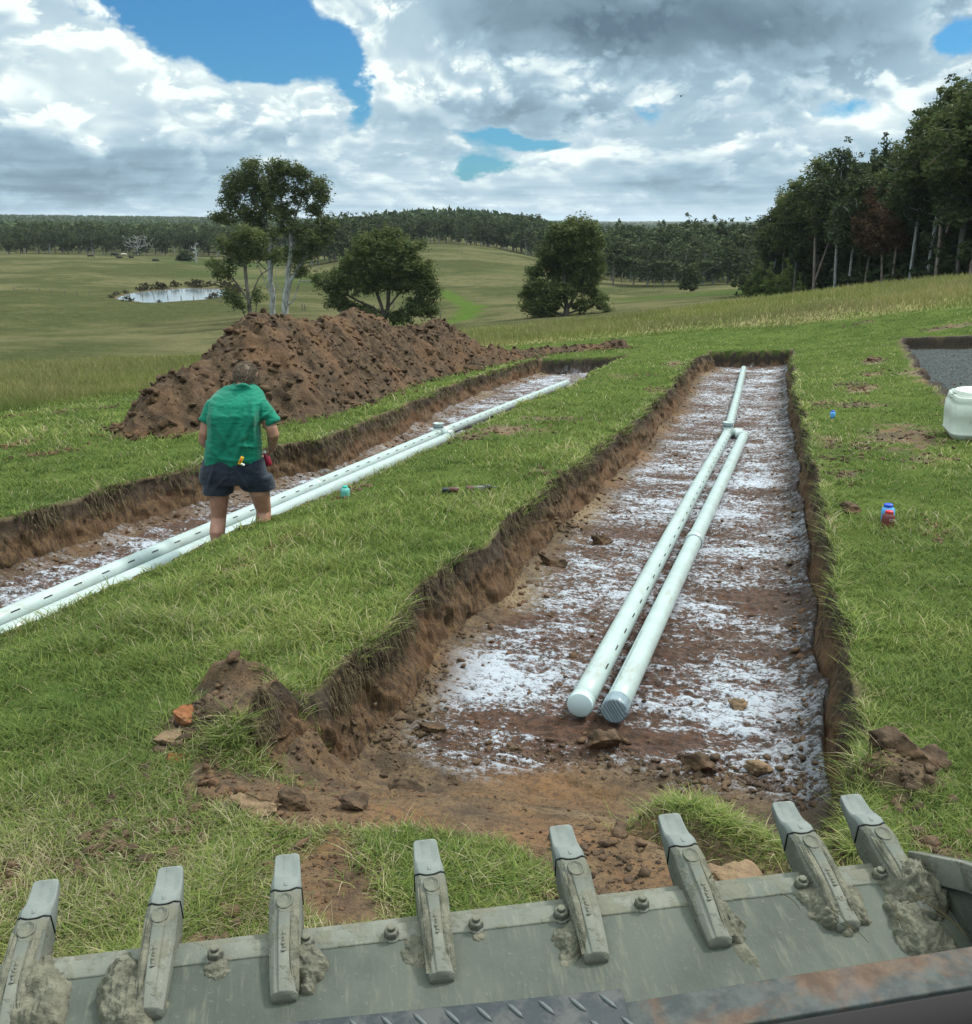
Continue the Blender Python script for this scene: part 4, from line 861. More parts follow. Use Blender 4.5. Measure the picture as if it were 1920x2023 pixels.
b3 = [bl(*q) for q in ((105, 755, 55, 40), (190, 800, 80, 75), (330, 600, 110, 75), (440, 580, 90, 70), (420, 690, 110, 70), (240, 990, 70, 60), (290, 1040, 60, 45), (430, 1000, 50, 70), (300, 700, 90, 80), (200, 620, 60, 60), (380, 530, 90, 50), (560, 690, 60, 50), (120, 830, 40, 25))]
t3 = [[P(358, 1240), P(362, 1150), P(358, 1060), P(352, 960), P(345, 850), P(345, 760), P(380, 640)], [P(355, 1030), P(300, 940), P(265, 880), P(180, 905), P(90, 880)], [P(345, 800), P(300, 730), P(220, 700), P(150, 680)], [P(358, 1060), P(400, 940), P(450, 840), P(540, 790)], [P(362, 1170), P(400, 1130), P(410, 1060)], [P(330, 1240), P(320, 1130), P(290, 1040)]]
o = build_tree('gum_tree', b3, t3, 330, 40, .14, 'gum_leaves', 'grey_bark', .25, .62, .014, loc, HD)
tag(o, 'smaller grey-stemmed gum with open crown, left of the tall white-stemmed pair', 'tree')
# broad dark tree
loc, P, bl = pxspec(760, 652, 100, 400, 320, k2)
b4 = [bl(*q) for q in ((1380, 575, 120, 65), (1270, 640, 130, 85), (1480, 650, 110, 80), (1150, 760, 110, 80), (1350, 760, 140, 90), (1540, 780, 130, 90), (1650, 820, 85, 75), (1060, 860, 100, 70), (1200, 920, 150, 80), (1450, 900, 140, 80), (1650, 930, 100, 95), (1030, 1050, 100, 65), (1150, 1110, 110, 50), (1600, 1080, 110, 70), (1470, 1150, 90, 55), (1000, 950, 80, 55), (1720, 990, 50, 70), (860, 880, 55, 35), (930, 930, 60, 35), (1300, 860, 110, 70), (1250, 1130, 70, 40), (1690, 1110, 60, 40), (1610, 640, 50, 40))]
t4 = [[P(1355, 1225), P(1350, 1150), P(1330, 1070), P(1300, 980), P(1270, 860), P(1250, 740)], [P(1352, 1170), P(1380, 1080), P(1385, 980), P(1400, 860), P(1400, 700), P(1390, 600)], [P(1370, 1100), P(1450, 1000), P(1540, 900), P(1600, 820)], [P(1345, 1140), P(1260, 1080), P(1160, 1040), P(1060, 980), P(900, 1010)], [P(1385, 1140), P(1500, 1100), P(1600, 1050)]]
o = build_tree('broad_tree', b4, t4, 1000, 46, .15, 'gum_leaves', 'dark_bark', .36, .62, .014, loc, HD)
tag(o, 'low broad dark green tree with many forking limbs, behind the middle of the soil heap', 'tree')
# rounded tree right of centre
k3 = .31983
loc, P, bl = pxspec(1117, 632, 105, 900, 380, k3)
b5 = [bl(*q) for q in ((740, 240, 110, 55), (650, 290, 110, 70), (830, 310, 75, 90), (600, 390, 110, 80), (760, 400, 130, 90), (850, 480, 65, 80), (560, 480, 80, 50), (690, 520, 120, 80), (520, 600, 90, 60), (450, 650, 55, 50), (460, 720, 60, 45), (560, 700, 90, 55), (800, 590, 90, 60), (870, 680, 75, 45), (770, 700, 60, 45), (480, 500, 50, 40), (640, 620, 100, 60), (720, 300, 100, 80), (540, 760, 60, 30), (930, 720, 30, 25))]
t5 = [[P(680, 785), P(685, 720), P(670, 640), P(660, 540), P(680, 430), P(720, 300)], [P(684, 740), P(730, 660), P(780, 560), P(800, 440)], [P(680, 740), P(610, 660), P(560, 560), P(520, 500)], [P(675, 770), P(560, 740), P(480, 690)], [P(690, 760), P(790, 730), P(880, 690)]]
o = build_tree('round_tree', b5, t5, 1050, 48, .15, 'gum_leaves', 'grey_bark', .38, .62, .014, loc, HD)
tag(o, 'single rounded dense tree, leafy to the ground, in the valley right of the heap', 'tree')
loc, P, bl = pxspec(1364, 584, 190, 900, 380, k3)
o = build_tree('small_tree', [bl(1450, 560, 62, 60), bl(1440, 510, 45, 35), bl(1450, 600, 55, 35)], [[P(1450, 645), P(1450, 600), P(1445, 540)]], 90, 50, .25, 'forest_leaves', 'dark_bark', .2, .8, .02, loc, HD)
tag(o, 'small dark ball-shaped tree standing alone in front of the woods', 'tree')
k1 = .25586
loc, P, bl = pxspec(366, 522, 330, 0, 400, k1)
o = build_tree('small_tree', [bl(1435, 430, 52, 32), bl(1400, 450, 30, 20), bl(1470, 440, 25, 25), bl(1435, 400, 40, 15)], [[P(1430, 480), P(1430, 440), P(1440, 410)]], 70, 40, .30, 'forest_leaves', 'dark_bark', .2, .9, .03, loc, HD)
tag(o, 'small dark tree standing alone on the far pasture beyond the dam', 'tree')
def bare_tree(px, py, D, h, spread, label, n_=60, r0=.25, mat='white_bark'):
    B = at_dist(px, py, D); r_ = empty('bare_tree', (B[0], B[1], float(hs(B[0], B[1]))), HD)
    T = np.stack([RNG.normal(0, spread * .5, n_), RNG.normal(0, spread * .4, n_), h * RNG.uniform(.3, 1.0, n_)], 1)
    Vt, Ft = skeleton_tree([[(0, 0, 0), (.1, 0, h * .4), (0, 0, h * .75)]], T, r0, .05, .25); np_mesh('trunk', Vt, Ft, MATS[mat], r_); tag(r_, label, 'tree'); return r_
bare_tree(388, 523, 325, 6.0, 1.6, 'bare dead trunk standing beside the lone small tree on the far pasture', 14, .3)
bare_tree(272, 503, 395, 7.0, 5.0, 'pale leafless spreading tree at the foot of the far left tree line', 120, .22, 'white_bark')

# woodland prototypes ---------------------------------------------------
def forest_proto(name, h, w, bare, ncl, per, leaf, leafm, barkm, lean=.05, r0=.2, nst=1):
    blobs = []; nb = 9
    for i in range(nb):
        t = i / (nb - 1); z = h * (bare + (1 - bare) * t * .95); r = w * .5 * (math.sin(math.pi * min(1, .25 + t * .75)) ** .7 + .15); a_ = RNG.uniform(0, 6.28); q = r * .45
        blobs.append((q * math.cos(a_), q * math.sin(a_), z, r * .85, r * .85, h * (1 - bare) * .16))
    tr = [[(0, 0, 0), (RNG.normal(0, .02) * h, RNG.normal(0, .02) * h, h * .5), (RNG.normal(0, .04) * h, RNG.normal(0, .04) * h, h * .9)]]
    if nst > 1: tr.append([(0, 0, h * .12), (.10 * h, .03 * h, h * .5), (.12 * h, .02 * h, h * .8)])
    return build_tree(name, blobs, tr, ncl, per, leaf, leafm, barkm, r0, .11 * h ** .5 * 1.6, .015, (0, 0, -500))
farP = [forest_proto('woodland_tree', 14, RNG.uniform(8.5, 11), b_, 190, 15, .42, 'forest_leaves', bk, r0=.26) for b_, bk in ((.24, 'white_bark'), (.42, 'white_bark'), (.20, 'dark_bark'), (.44, 'pink_bark'), (.32, 'grey_bark'))]
tallP = [forest_proto('forest_tree', 19, w_, b_, 420, 30, .25, lm_, bk, r0=.24, nst=ns) for w_, b_, lm_, bk, ns in ((6.6, .44, 'forest_leaves', 'white_bark', 1), (7.5, .50, 'gum_leaves', 'pink_bark', 2), (5.6, .36, 'forest_leaves', 'grey_bark', 1), (5.2, .46, 'rust_leaves', 'pink_bark', 1), (8.0, .10, 'forest_leaves', 'dark_bark', 1))]
used_first = {}
def plant(proto_, x, y, sc, label, cat, group, z=None, rz=None):
    pid = proto_.name
    if pid in used_first:
        r_ = proto_.copy(); COL.objects.link(r_)
        for ch in list(proto_.children): c_ = ch.copy(); COL.objects.link(c_); c_.parent = r_
    else: r_ = proto_; used_first[pid] = 1
    r_.location = (x, y, (float(hs(x, y)) if z is None else z) - .15); r_.rotation_euler = (0, 0, RNG.uniform(0, 6.28) if rz is None else rz)
    q = sc * RNG.uniform(.9, 1.1); r_.scale = (q, q, sc); tag(r_, label, cat, group); return r_
ORD = 'leftmost second third fourth fifth sixth seventh eighth ninth tenth eleventh twelfth thirteenth fourteenth fifteenth sixteenth seventeenth eighteenth nineteenth twentieth twenty-first twenty-second twenty-third twenty-fourth twenty-fifth twenty-sixth'.split()
def nth(i, n_):
    if i == 0: return 'leftmost'
    if i == n_ - 1: return 'rightmost'
    return ORD[i] + ' from the left' if i < n_ / 2 else ORD[n_ - 1 - i] + ' from the right' if n_ - 1 - i else 'rightmost'
def row(protos, px0, px1, n_, D0, D1, top0, top1, h0, label, group, jit=.4, var=.14, place=None):
    """trees from bearing px0 to px1; D and photo height of tops interpolate"""
    for i in range(n_):
        f = (i + .5 + RNG.uniform(-jit, jit)) / n_; px = px0 + (px1 - px0) * f; D = (D0 + (D1 - D0) * f) * RNG.uniform(.985, 1.015)
        p = at_dist(px, 500, D); z = float(hs(p[0], p[1])); tz = at_dist(px, top0 + (top1 - top0) * f, D)[2]
        sc = (tz - z) / h0 * RNG.uniform(1 - var, 1 + var * .6); plant(protos[RNG.integers(0, len(protos))], p[0], p[1], max(.3, sc), label if place is None else place % nth(i, n_), 'tree', group, z)
g1, lb1 = 'trees of the far left wood', 'dark green tree in the level wood edging the far left pasture'
row(farP, 4, 470, 22, 398, 402, 448, 452, 14, lb1, g1, place='dark tree %s in the front row of the far left wood'); row(farP, 8, 640, 26, 425, 425, 440, 446, 14, lb1, g1, place='dark tree %s in the second row of the far left wood'); row(farP, -160, 640, 22, 455, 455, 438, 444, 14, lb1, g1)
row(farP, 610, 700, 6, 290, 300, 432, 428, 14, '', 'trees of the clump by the gums', place='dark tree %s in the clump between the tall gums and hilltop wood'); row(farP, 590, 720, 7, 315, 325, 436, 420, 14, 'dark tree in the clump between the tall gums and the hillside wood', 'trees of the clump by the gums')
g2, lb2 = 'trees of the hilltop wood', 'tall slim gum in the dense wood along the top of the middle hill'
row(farP[:2] + farP[3:], 700, 1060, 21, 352, 330, 424, 436, 14, lb2, g2, var=.2, place='slim gum %s in the front row of the hilltop wood'); row(farP, 690, 1060, 20, 368, 345, 420, 430, 14, lb2, g2, var=.2, place='slim gum %s in the second row of the hilltop wood'); row(farP, 680, 1080, 20, 388, 365, 420, 430, 14, lb2, g2); row(farP, 680, 1080, 18, 410, 390, 424, 430, 14, lb2, g2)
g3, lb3 = 'trees of the valley wood', 'gum in the shady open wood across the valley, right of the rounded tree'
row(farP, 1170, 1500, 10, 238, 218, 478, 470, 14, lb3, g3, var=.2, place='gum %s among those standing forward of the valley wood'); row(farP, 1160, 1520, 18, 262, 240, 460, 446, 14, lb3, g3, var=.2, place='tall gum %s in the front row of the valley wood'); row(farP, 1060, 1520, 22, 290, 268, 452, 436, 14, lb3, g3, var=.2, place='gum %s in the third rank of the valley wood'); row(farP, 1060, 1640, 26, 318, 295, 448, 430, 14, lb3, g3); row(farP, 1060, 1660, 22, 345, 320, 450, 436, 14, lb3, g3)
# tall dark forest at right: (photo column, distance, row of tree top)
g4, lb4 = 'trees of the tall right-hand forest', 'tall dark forest tree in the stand at the right, above the seeding grass'
TOPS = [(1530, 385), (1551, 355), (1576, 332), (1611, 322), (1657, 304), (1690, 300), (1712, 269), (1745, 290), (1775, 266), (1804, 262), (1834, 200), (1860, 182), (1895, 160), (1925, 145), (1990, 130), (2080, 120), (2200, 120), (2320, 130)]
for i, (px, top) in enumerate(TOPS):
    for r_, (dd, dt) in enumerate(((0, 0), (9, 22), (20, 52), (34, 70))):
        f = (px - 1530) / 400; D = 128 - 34 * min(f, 1.1) + dd; pxx = px + RNG.uniform(-9, 9) + (12 if r_ % 2 else 0); tp = top + dt + (RNG.uniform(-8, 46) if r_ == 0 else RNG.uniform(-2, 30))
        p = at_dist(pxx, 500, D); z = float(hs(p[0], p[1])); sc = (at_dist(pxx, tp, D)[2] - z) / 17.8
        k_ = 3 if (r_ == 0 and px in (1712, 1775, 1745)) else RNG.integers(0, 5) if r_ else [0, 1, 2, 1, 0][i % 5]
        if k_ == 3:
            plant(tallP[3], p[0], p[1], sc * .72, {1712: 'leftmost', 1745: 'middle', 1775: 'rightmost'}[px] + ' of the three rust-crowned trees in the right-hand stand' if r_ == 0 else 'reddish brown crowned tree deep in the stand at the right', 'tree', 'rust-coloured trees of the right-hand forest', z)
        else: plant(tallP[int(k_)], p[0], p[1], sc, lb4 if r_ or px > 1925 else 'dark forest tree %s along the front of the tall right-hand stand' % nth(i, 14), 'tree', g4, z)
# saplings and shrubs at the forest foot
sapP = forest_proto('sapling', 6, 2.6, .12, 90, 34, .13, 'light_leaves', 'grey_bark', r0=.06)
for px, top, D, lb in ((1500, 515, 118, 'light green sapling at the left foot of the tall forest, leftmost of the row'), (1527, 520, 116, 'light green sapling second from the left at the foot of the tall forest'), (1556, 512, 112, 'brightest light green sapling in front of the tall forest edge'), (1585, 545, 108, 'short bushy sapling at the foot of the forest near the seeding grass'), (1478, 545, 122, 'low sapling farthest left of the forest foot, near the track')):
    p = at_dist(px, 500, D); z = float(hs(p[0], p[1])); plant(sapP, p[0], p[1], (at_dist(px, top, D)[2] - z) / 6.1, lb, 'sapling', 'saplings at the forest foot', z)
shP = forest_proto('shrub', 3.2, 3.4, .05, 70, 34, .2, 'forest_leaves', 'dark_bark', r0=.06)
for i in range(34):
    px = 1500 + i * 22 + RNG.uniform(-8, 8); D = 122 - 28 * min(1, (px - 1530) / 400) + RNG.uniform(2, 22); p = at_dist(px, 500, D); plant(shP, p[0], p[1], RNG.uniform(.9, 1.9), 'low dark shrub %s under the tall right-hand forest' % nth(i, 34), 'shrub', 'understorey shrubs of the forest')
leafmat('brown_leaves', [(0, (.035, .034, .020)), (1, (.08, .07, .04)), (.5, (.055, .048, .028))], .6, .15)
rsP = forest_proto('dam_shrub', 1.6, 3.0, .0, 60, 24, .14, 'brown_leaves', 'dark_bark', r0=.03)
for i in range(30):
    a_ = i / 30 * 2 * math.pi + RNG.uniform(-.1, .1); rr = 1.14 + RNG.uniform(-.03, .10)
    if -2.5 < a_ - 2 * math.pi < -.75 and i % 3: continue
    u, v = 7.6 * rr * math.cos(a_), 15 * rr * math.sin(a_) - .25 * 7.6 * rr * math.cos(a_); x, y = PC[0] + PU[0] * u + PV[0] * v, PC[1] + PU[1] * u + PV[1] * v
    plant(rsP, x, y, RNG.uniform(.25, .6) if math.sin(a_) < 0 else RNG.uniform(.5, .95), ('brown bush on the near bank of the dam' if math.sin(a_) < 0 else 'brown bush on the far bank of the dam') + ', %s' % ['right end', 'right of centre', 'middle', 'left of centre', 'left end'][int(np.clip((1 - math.cos(a_)) * 2.5, 0, 4))], 'shrub', 'brown bushes round the dam', ZP + .2)
# the wooded country beyond: one canopy nobody could count
n_ = 16000; x_, y_, D_ = polar_pts(n_, -250, 2250, 500, 3000, .35); z_ = hs(x_, y_)
per = 12; idx = np.repeat(np.arange(n_), per); d = RNG.normal(0, 1, (n_ * per, 3)); d /= np.linalg.norm(d, axis=1)[:, None]
C_ = np.stack([x_, y_, z_ + 8], 1)[idx] + d * np.array([5, 5, 4.6]); Vl, Fl = cards(C_, RNG.uniform(1.2, 2.6, n_ * per), .8)
far_wood = np_mesh('far_woodland', Vl, Fl, leafmat('far_leaves', [(0, (.050, .075, .035)), (1, (.12, .14, .06)), (.5, (.075, .10, .045))], .7, .15), smooth=False, attrs={'v': np.repeat(np.clip(np.repeat(.5 * vnoise(x_ / 90, y_ / 90, seed=5) ** 1.5, per) + RNG.uniform(-.1, .25, n_ * per), 0, 1), 4)})
tag(far_wood, 'hazy rolling woodland filling the country beyond the far left wood', 'woodland', kind='stuff')
# distant blue range
hx = np.linspace(-420, 1300, 120); top = 437 - 8 * np.exp(-((hx - 372) / 42) ** 2) - 5 * np.exp(-((hx - 330) / 60) ** 2) - 3.5 * np.exp(-((hx - 480) / 60) ** 2) + 1.0 * fbm(hx / 30, hx * 0, oct=3, seed=3)
Vh = []; 
for px, t in zip(hx, top):
    for D, rr in ((6200, 442), (6800, None), (7800, None), (9200, 441)):
        py = rr if rr else (t + 3 if D == 6800 else t); Vh.append(at_dist(px, py, D))
ii = np.arange(len(Vh)).reshape(len(hx), 4); rng_m = np_mesh('distant_range', Vh, np.stack([ii[:-1, :-1], ii[1:, :-1], ii[1:, 1:], ii[:-1, 1:]], -1).reshape(-1, 4), material('range_forest', lambda g, out: bsdf(g, (.045, .07, .05), .9))); tag(rng_m, kind='structure')

# ------------------------------------------------------------------ fence posts, cows, bird
postP = None
def m_wood(g, out):
    tc = g.n('ShaderNodeTexCoord').outputs['Object']; n_ = g.noise(g.v('MULTIPLY', tc, (8, 8, 1.5)), 3, 4); return bsdf(g, g.mix(n_, (.07, .06, .05), (.19, .17, .145)), .85, bump(g, n_, .4, .01))
material('old_wood', m_wood)
def post_mesh(parent):
    mb = MB(); t = np.linspace(0, 1, 6); tube(mb, [(0, 0, -.2 + 1.45 * q) for q in t], [.075, .072, .068, .066, .062, .05], 8); return mb.build('post', MATS['old_wood'], parent)
po = post_mesh(None); first = True
PZ = [(115, 706), (213, 712), (310, 718), (405, 724), (503, 733), (600, 738), (697, 742), (905, 752), (1005, 760), (1103, 768), (1195, 770), (1300, 778), (1402, 786), (1500, 792), (1605, 798), (1707, 810)]
for zx, zy in PZ:
    p = hit(zx * k1, 400 + zy * k1, lo=60)
    o = po if first else po.copy(); 
    if first: o.name = 'fence_post'; first = False
    else: COL.objects.link(o)
    o.location = (p[0], p[1], float(hs(p[0], p[1]))); o.rotation_euler = (RNG.normal(0, .04), RNG.normal(0, .04), RNG.uniform(0, 6)); tag(o, 'weathered wooden fence post in the sparse line crossing the pasture in front of the dam', 'post', 'fence posts in front of the dam')
for px, py, hgt in ((1292, 572, 1.6), (1228, 562, 0.8), (598, 618, 1.0), (870, 631, 1.0), (778, 607, .9), (603, 617, .9)):
    p = hit(px, py, lo=60); o = po.copy(); COL.objects.link(o); o.location = (p[0], p[1], float(hs(p[0], p[1]))); o.scale = (1, 1, hgt)
    tag(o, {1292: 'pale tall post alone in the valley left of the ball-shaped tree', 1228: 'short stump post at the edge of the valley wood', 598: 'fence post between the tall gums and the broad tree', 870: 'fence post on the green gully right of the broad tree', 778: 'fence post on the slope above the broad tree', 603: 'fence post just right of the white-stemmed gums'}[px], 'post')
material('black_hide', lambda g, out: bsdf(g, (.014, .012, .011), .7)); material('pale_hide', lambda g, out: bsdf(g, (.45, .40, .33), .7))
def cow(px, py, rz, mat, label, graze=True, sc=1.0):
    p = hit(px, py, lo=60); mb = MB()
    tube(mb, [(-.95, 0, 1.05), (-.85, 0, 1.12), (-.4, 0, 1.08), (.15, 0, 1.02), (.6, 0, 1.08), (.85, 0, 1.15)], [.16, .30, .36, .39, .37, .25], 12)
    nk = [(.75, 0, 1.2), (1.05, 0, 1.05), (1.3, 0, .65), (1.42, 0, .32), (1.5, 0, .14)] if graze else [(.75, 0, 1.2), (1.05, 0, 1.4), (1.3, 0, 1.5), (1.5, 0, 1.42), (1.72, 0, 1.32)]
    tube(mb, nk, [.25, .2, .15, .13, .07], 10)
    hd = np.array(nk[3])
    for s_ in (-1, 1):
        tube(mb, [hd + (-.05, .08 * s_, .1), hd + (-.1, .26 * s_, .12)], [.05, .02], 6)
        tube(mb, [(.58, .19 * s_, 1.0), (.60, .20 * s_, .62), (.56, .20 * s_, .45), (.58, .2 * s_, .06), (.6, .2 * s_, 0)], [.17, .10, .075, .05, .065], 8)
        tube(mb, [(-.72, .18 * s_, 1.05), (-.62, .2 * s_, .72), (-.82, .2 * s_, .48), (-.76, .2 * s_, .08), (-.74, .2 * s_, 0)], [.24, .14, .08, .05, .065], 8)
    tube(mb, [(-.98, 0, 1.25), (-1.08, 0, 1.0), (-1.06, 0, .5)], [.04, .03, .05], 6)
    o = mb.build('cow', MATS[mat]); o.scale = (sc, sc, sc); remesh(o, .05, 2); o.location = (p[0], p[1], float(hs(p[0], p[1]))); o.rotation_euler = (0, 0, rz); tag(o, label, 'cow', 'cattle on the far pasture')
for i, (zx, zy, rz, mt, lb) in enumerate([(876, 418, .2, 'black_hide', 'black cow in the left pair grazing below the far tree line'), (898, 420, 2.9, 'black_hide', 'black cow facing left, right one of the left pair'), (920, 446, .3, 'black_hide', 'black cow lower on the slope beneath the pair'), (955, 421, .1, 'pale_hide', 'only pale cow, among the black cattle'), (1015, 444, 3.0, 'black_hide', 'black cow below the pale leafless tree'), (1200, 468, .2, 'black_hide', 'lone black cow farthest right, towards the small tree'), (697, 432, .4, 'black_hide', 'black cow farthest left on the pasture'), (1040, 408, 1.2, 'black_hide', 'black cow under the pale leafless tree'), (1070, 407, .5, 'black_hide', 'black cow at the tree line right of the leafless tree')]):
    cow(zx * k1, 400 + zy * k1, rz + HD, mt, lb, i % 3 != 1, .85)
mb = MB(); tube(mb, [(-.25, 0, 0), (-.1, 0, 0), (.08, 0, 0), (.2, 0, .02)], [.02, .07, .07, .02], 8)
for s_ in (-1, 1): mb.add([(.08, 0, .02), (-.08, 0, .02), (-.12, .3 * s_, .14), (.04, .3 * s_, .16), (-.06, .62 * s_, .02), (-.02, .62 * s_, .02)], [[0, 1, 2, 3], [3, 2, 4, 5]])
bd = mb.build('bird', MATS['black_hide']); bd.location = at_dist(1345, 190, 110); bd.rotation_euler = (0, .1, HD + 1.2); tag(bd, 'tiny dark bird gliding high before the clouds', 'bird')

# ------------------------------------------------------------------ PVC pipework
def m_pvc(g, out):
    tc = g.n('ShaderNodeTexCoord').outputs['Object']; n1 = g.noise(tc, 3, 5, .6); n2 = g.noise(tc, 60, 3, .6)
    c = g.mix(g.ss(n1, .35, .7), (.34, .415, .40), (.285, .345, .33)); c = g.mix(g.m('MULTIPLY', g.ss(n2, .58, .74), .40), c, (.22, .17, .12)); c = g.mix(g.m('MULTIPLY', g.ss(g.noise(g.v('MULTIPLY', tc, (9, 2.2, 9)), 1.3, 5, .7), .54, .70), .45), c, (.20, .165, .125))
    return bsdf(g, c, g.m('MULTIPLY_ADD', n1, .25, .22), bump(g, n2, .05, .002), .5)
material('pvc', m_pvc); material('pvc_grey', lambda g, out: bsdf(g, (.26, .31, .33), .45)); material('slot_dark', lambda g, out: bsdf(g, (.012, .014, .014), .8))
def m_film(g, out): return bsdf(g, (.16, .21, .24), .28, None, .6)
material('grey_film', m_film); material('print_grey', lambda g, out: bsdf(g, (.16, .20, .22), .6))
RAD = .066
def floor_pt(px, py, dep, lift=RAD):
    return hit(px, py, -dep + lift)
def arc_patch(mb, a, b, th, dth, r, u, v, n_=3):
    V_ = []
    for t in (0, 1):
        for k_ in range(n_ + 1):
            q = th - dth / 2 + dth * k_ / n_; V_.append((a if t == 0 else b) + r * (math.cos(q) * u + math.sin(q) * v))
    mb.add(V_, [[k_, k_ + 1, n_ + 2 + k_, n_ + 1 + k_] for k_ in range(n_)])
def pipe(pts, name, parent, slots=False, side=1, step=.30, s0=.15, thick=.0):
    pts = np.asarray(pts, float); L = np.concatenate([[0], np.cumsum(np.linalg.norm(np.diff(pts, axis=0), axis=1))]); n_ = max(6, int(L[-1] / .25)); q = np.linspace(0, L[-1], n_)
    P_ = np.stack([np.interp(q, L, pts[:, k_]) for k_ in range(3)], 1); mb = MB(); tube(mb, P_, RAD + thick, 36); o = mb.build(name, MATS['pvc'], parent)
    if slots:
        ms = MB(); s_ = s0
        while s_ < L[-1] - .05:
            a = np.array([np.interp(s_, L, pts[:, k_]) for k_ in range(3)]); b = np.array([np.interp(s_ + .085, L, pts[:, k_]) for k_ in range(3)]); d = (b - a) / np.linalg.norm(b - a)
            u = np.cross(d, [0, 0, 1]); u /= np.linalg.norm(u); v = np.cross(u, d)
            for th in ((rad(38), rad(142)) if side == 0 else (rad(38),) if side > 0 else (rad(62),)): arc_patch(ms, a, b, th, .14, RAD + thick + .0012, u, v)
            s_ += step
        ms.build('slot', MATS['slot_dark'], parent, smooth=False)
    return o
def collar(parent, c, d, r, w, mat='pvc', name='coupling', th=.007):
    d = np.asarray(d) / np.linalg.norm(d); u, v, _ = frame(d); mb = MB()
    lathe(mb, [(r + .001, -w / 2 - .004), (r + th, -w / 2), (r + th, w / 2), (r + .001, w / 2 + .004)], c, 36, [u, v, d]); return mb.build(name, MATS[mat], parent)
A0 = floor_pt(1147, 1390, .38); A1 = floor_pt(1437, 855, DEP_M, RAD); A2 = floor_pt(1469, 728, DEP_M, RAD + .02)
root = empty('slotted_pipe', tuple(A0)); inv = -A0
pm = A0 * .45 + A1 * .55 + np.array([-.012, 0, 0])
pipe([A0 + inv, pm + inv, A1 + inv], 'tube', root, True, 1, .31, .42); 
dA = (A1 - A0) / np.linalg.norm(A1 - A0); dB = (A2 - A1) / np.linalg.norm(A2 - A1)
collar(root, pm + inv + dA * .4, dA, RAD, .11); cp = collar(root, inv + A0 + dA * .02, dA, RAD, .045, 'pvc', 'end_cap', .004)
mb = MB(); u, v, _ = frame(dA); lathe(mb, [(.001, -.026), (RAD - .004, -.026), (RAD + .002, -.020), (RAD + .003, .03)], A0 + inv, 40, [u, v, dA]); mb.build('end_cap', material('cap_face', lambda g, out: bsdf(g, (.46, .56, .58), .5)), root)
tag(root, 'white slotted pipe with flat end cap, left one of the pair in the main trench', 'pipe')
root2 = empty('slotted_pipe', tuple(A1)); pipe([dB * .12, (A2 - A1) * .5 + np.array([.01, 0, 0]), A2 - A1], 'tube', root2, True, 1, .31, .35); tag(root2, 'white slotted pipe running from the fitting to the far end of the main trench', 'pipe')
B0 = floor_pt(1214, 1402, .38); B1 = floor_pt(1466, 858, DEP_M, RAD)
tdir = np.array([1.0, -.02, .01]); tdir /= np.linalg.norm(tdir)
B1 = A1 - dA * .02 + tdir * (np.linalg.norm(B1 - A1)); B1[1] = A1[1] - .15
root3 = empty('solid_pipe', tuple(B0)); dC = (B1 - B0) / np.linalg.norm(B1 - B0); ib = -B0
jt = B0 + (B1 - B0) * .37
pipe([ib + B0, ib + jt, ib + B1 - dC * .02], 'tube', root3)
c_ = collar(root3, jt + ib, dC, RAD, .16, 'pvc', 'socket', .009); collar(root3, jt + ib - dC * .085, dC, RAD, .012, 'pvc_grey', 'seal_ring', .011)
mb = MB(); u, v, _ = frame(dC)
rings = []; ang = np.linspace(0, 2 * np.pi, 96, endpoint=False); wr = .0035 * np.sin(ang * 11 + .8 * np.sin(ang * 2)) 
for r_ in list(np.linspace(.004, RAD - .003, 14)) + [RAD + .004]:
    st_ = np.cos(ang + .6) * r_; zz = -.022 + (  .0045 * np.sin(st_ * 430 + 1.2 * np.sin(st_ * 90)) * (1 - (r_ / RAD) ** 6) + .010 * (r_ > RAD) if r_ else 0 * ang)
    rings.append(ib + B0 + r_ * (np.cos(ang)[:, None] * u + np.sin(ang)[:, None] * v) + zz[:, None] * dC)
for z, rr in ((.02, .005), (.05, .0045), (.075, .006), (.085, .002)): rings.append(ib + B0 + (RAD + rr + .3 * wr)[:, None] * (np.cos(ang)[:, None] * u + np.sin(ang)[:, None] * v) + z * dC)
loft(mb, rings); mb.build('taped_cover', MATS['grey_film'], root3)
mp = MB(); uu = np.cross(dC, [0, 0, 1]); uu /= np.linalg.norm(uu); vv = np.cross(uu, dC)
s_ = .14
while s_ < 1.1:   # printed marking line of small characters along the pipe
    wch = RNG.uniform(.008, .016); a = ib + B0 + dC * s_; arc_patch(mp, a, a + dC * wch, rad(122), .10, RAD + .0008, uu, vv); s_ += wch + (.006 if RNG.uniform() < .8 else .03)
mp.build('print_line', MATS['print_grey'], root3, smooth=False)
tag(root3, 'white unslotted pipe with grey wrapped end, right one in the main trench', 'pipe')
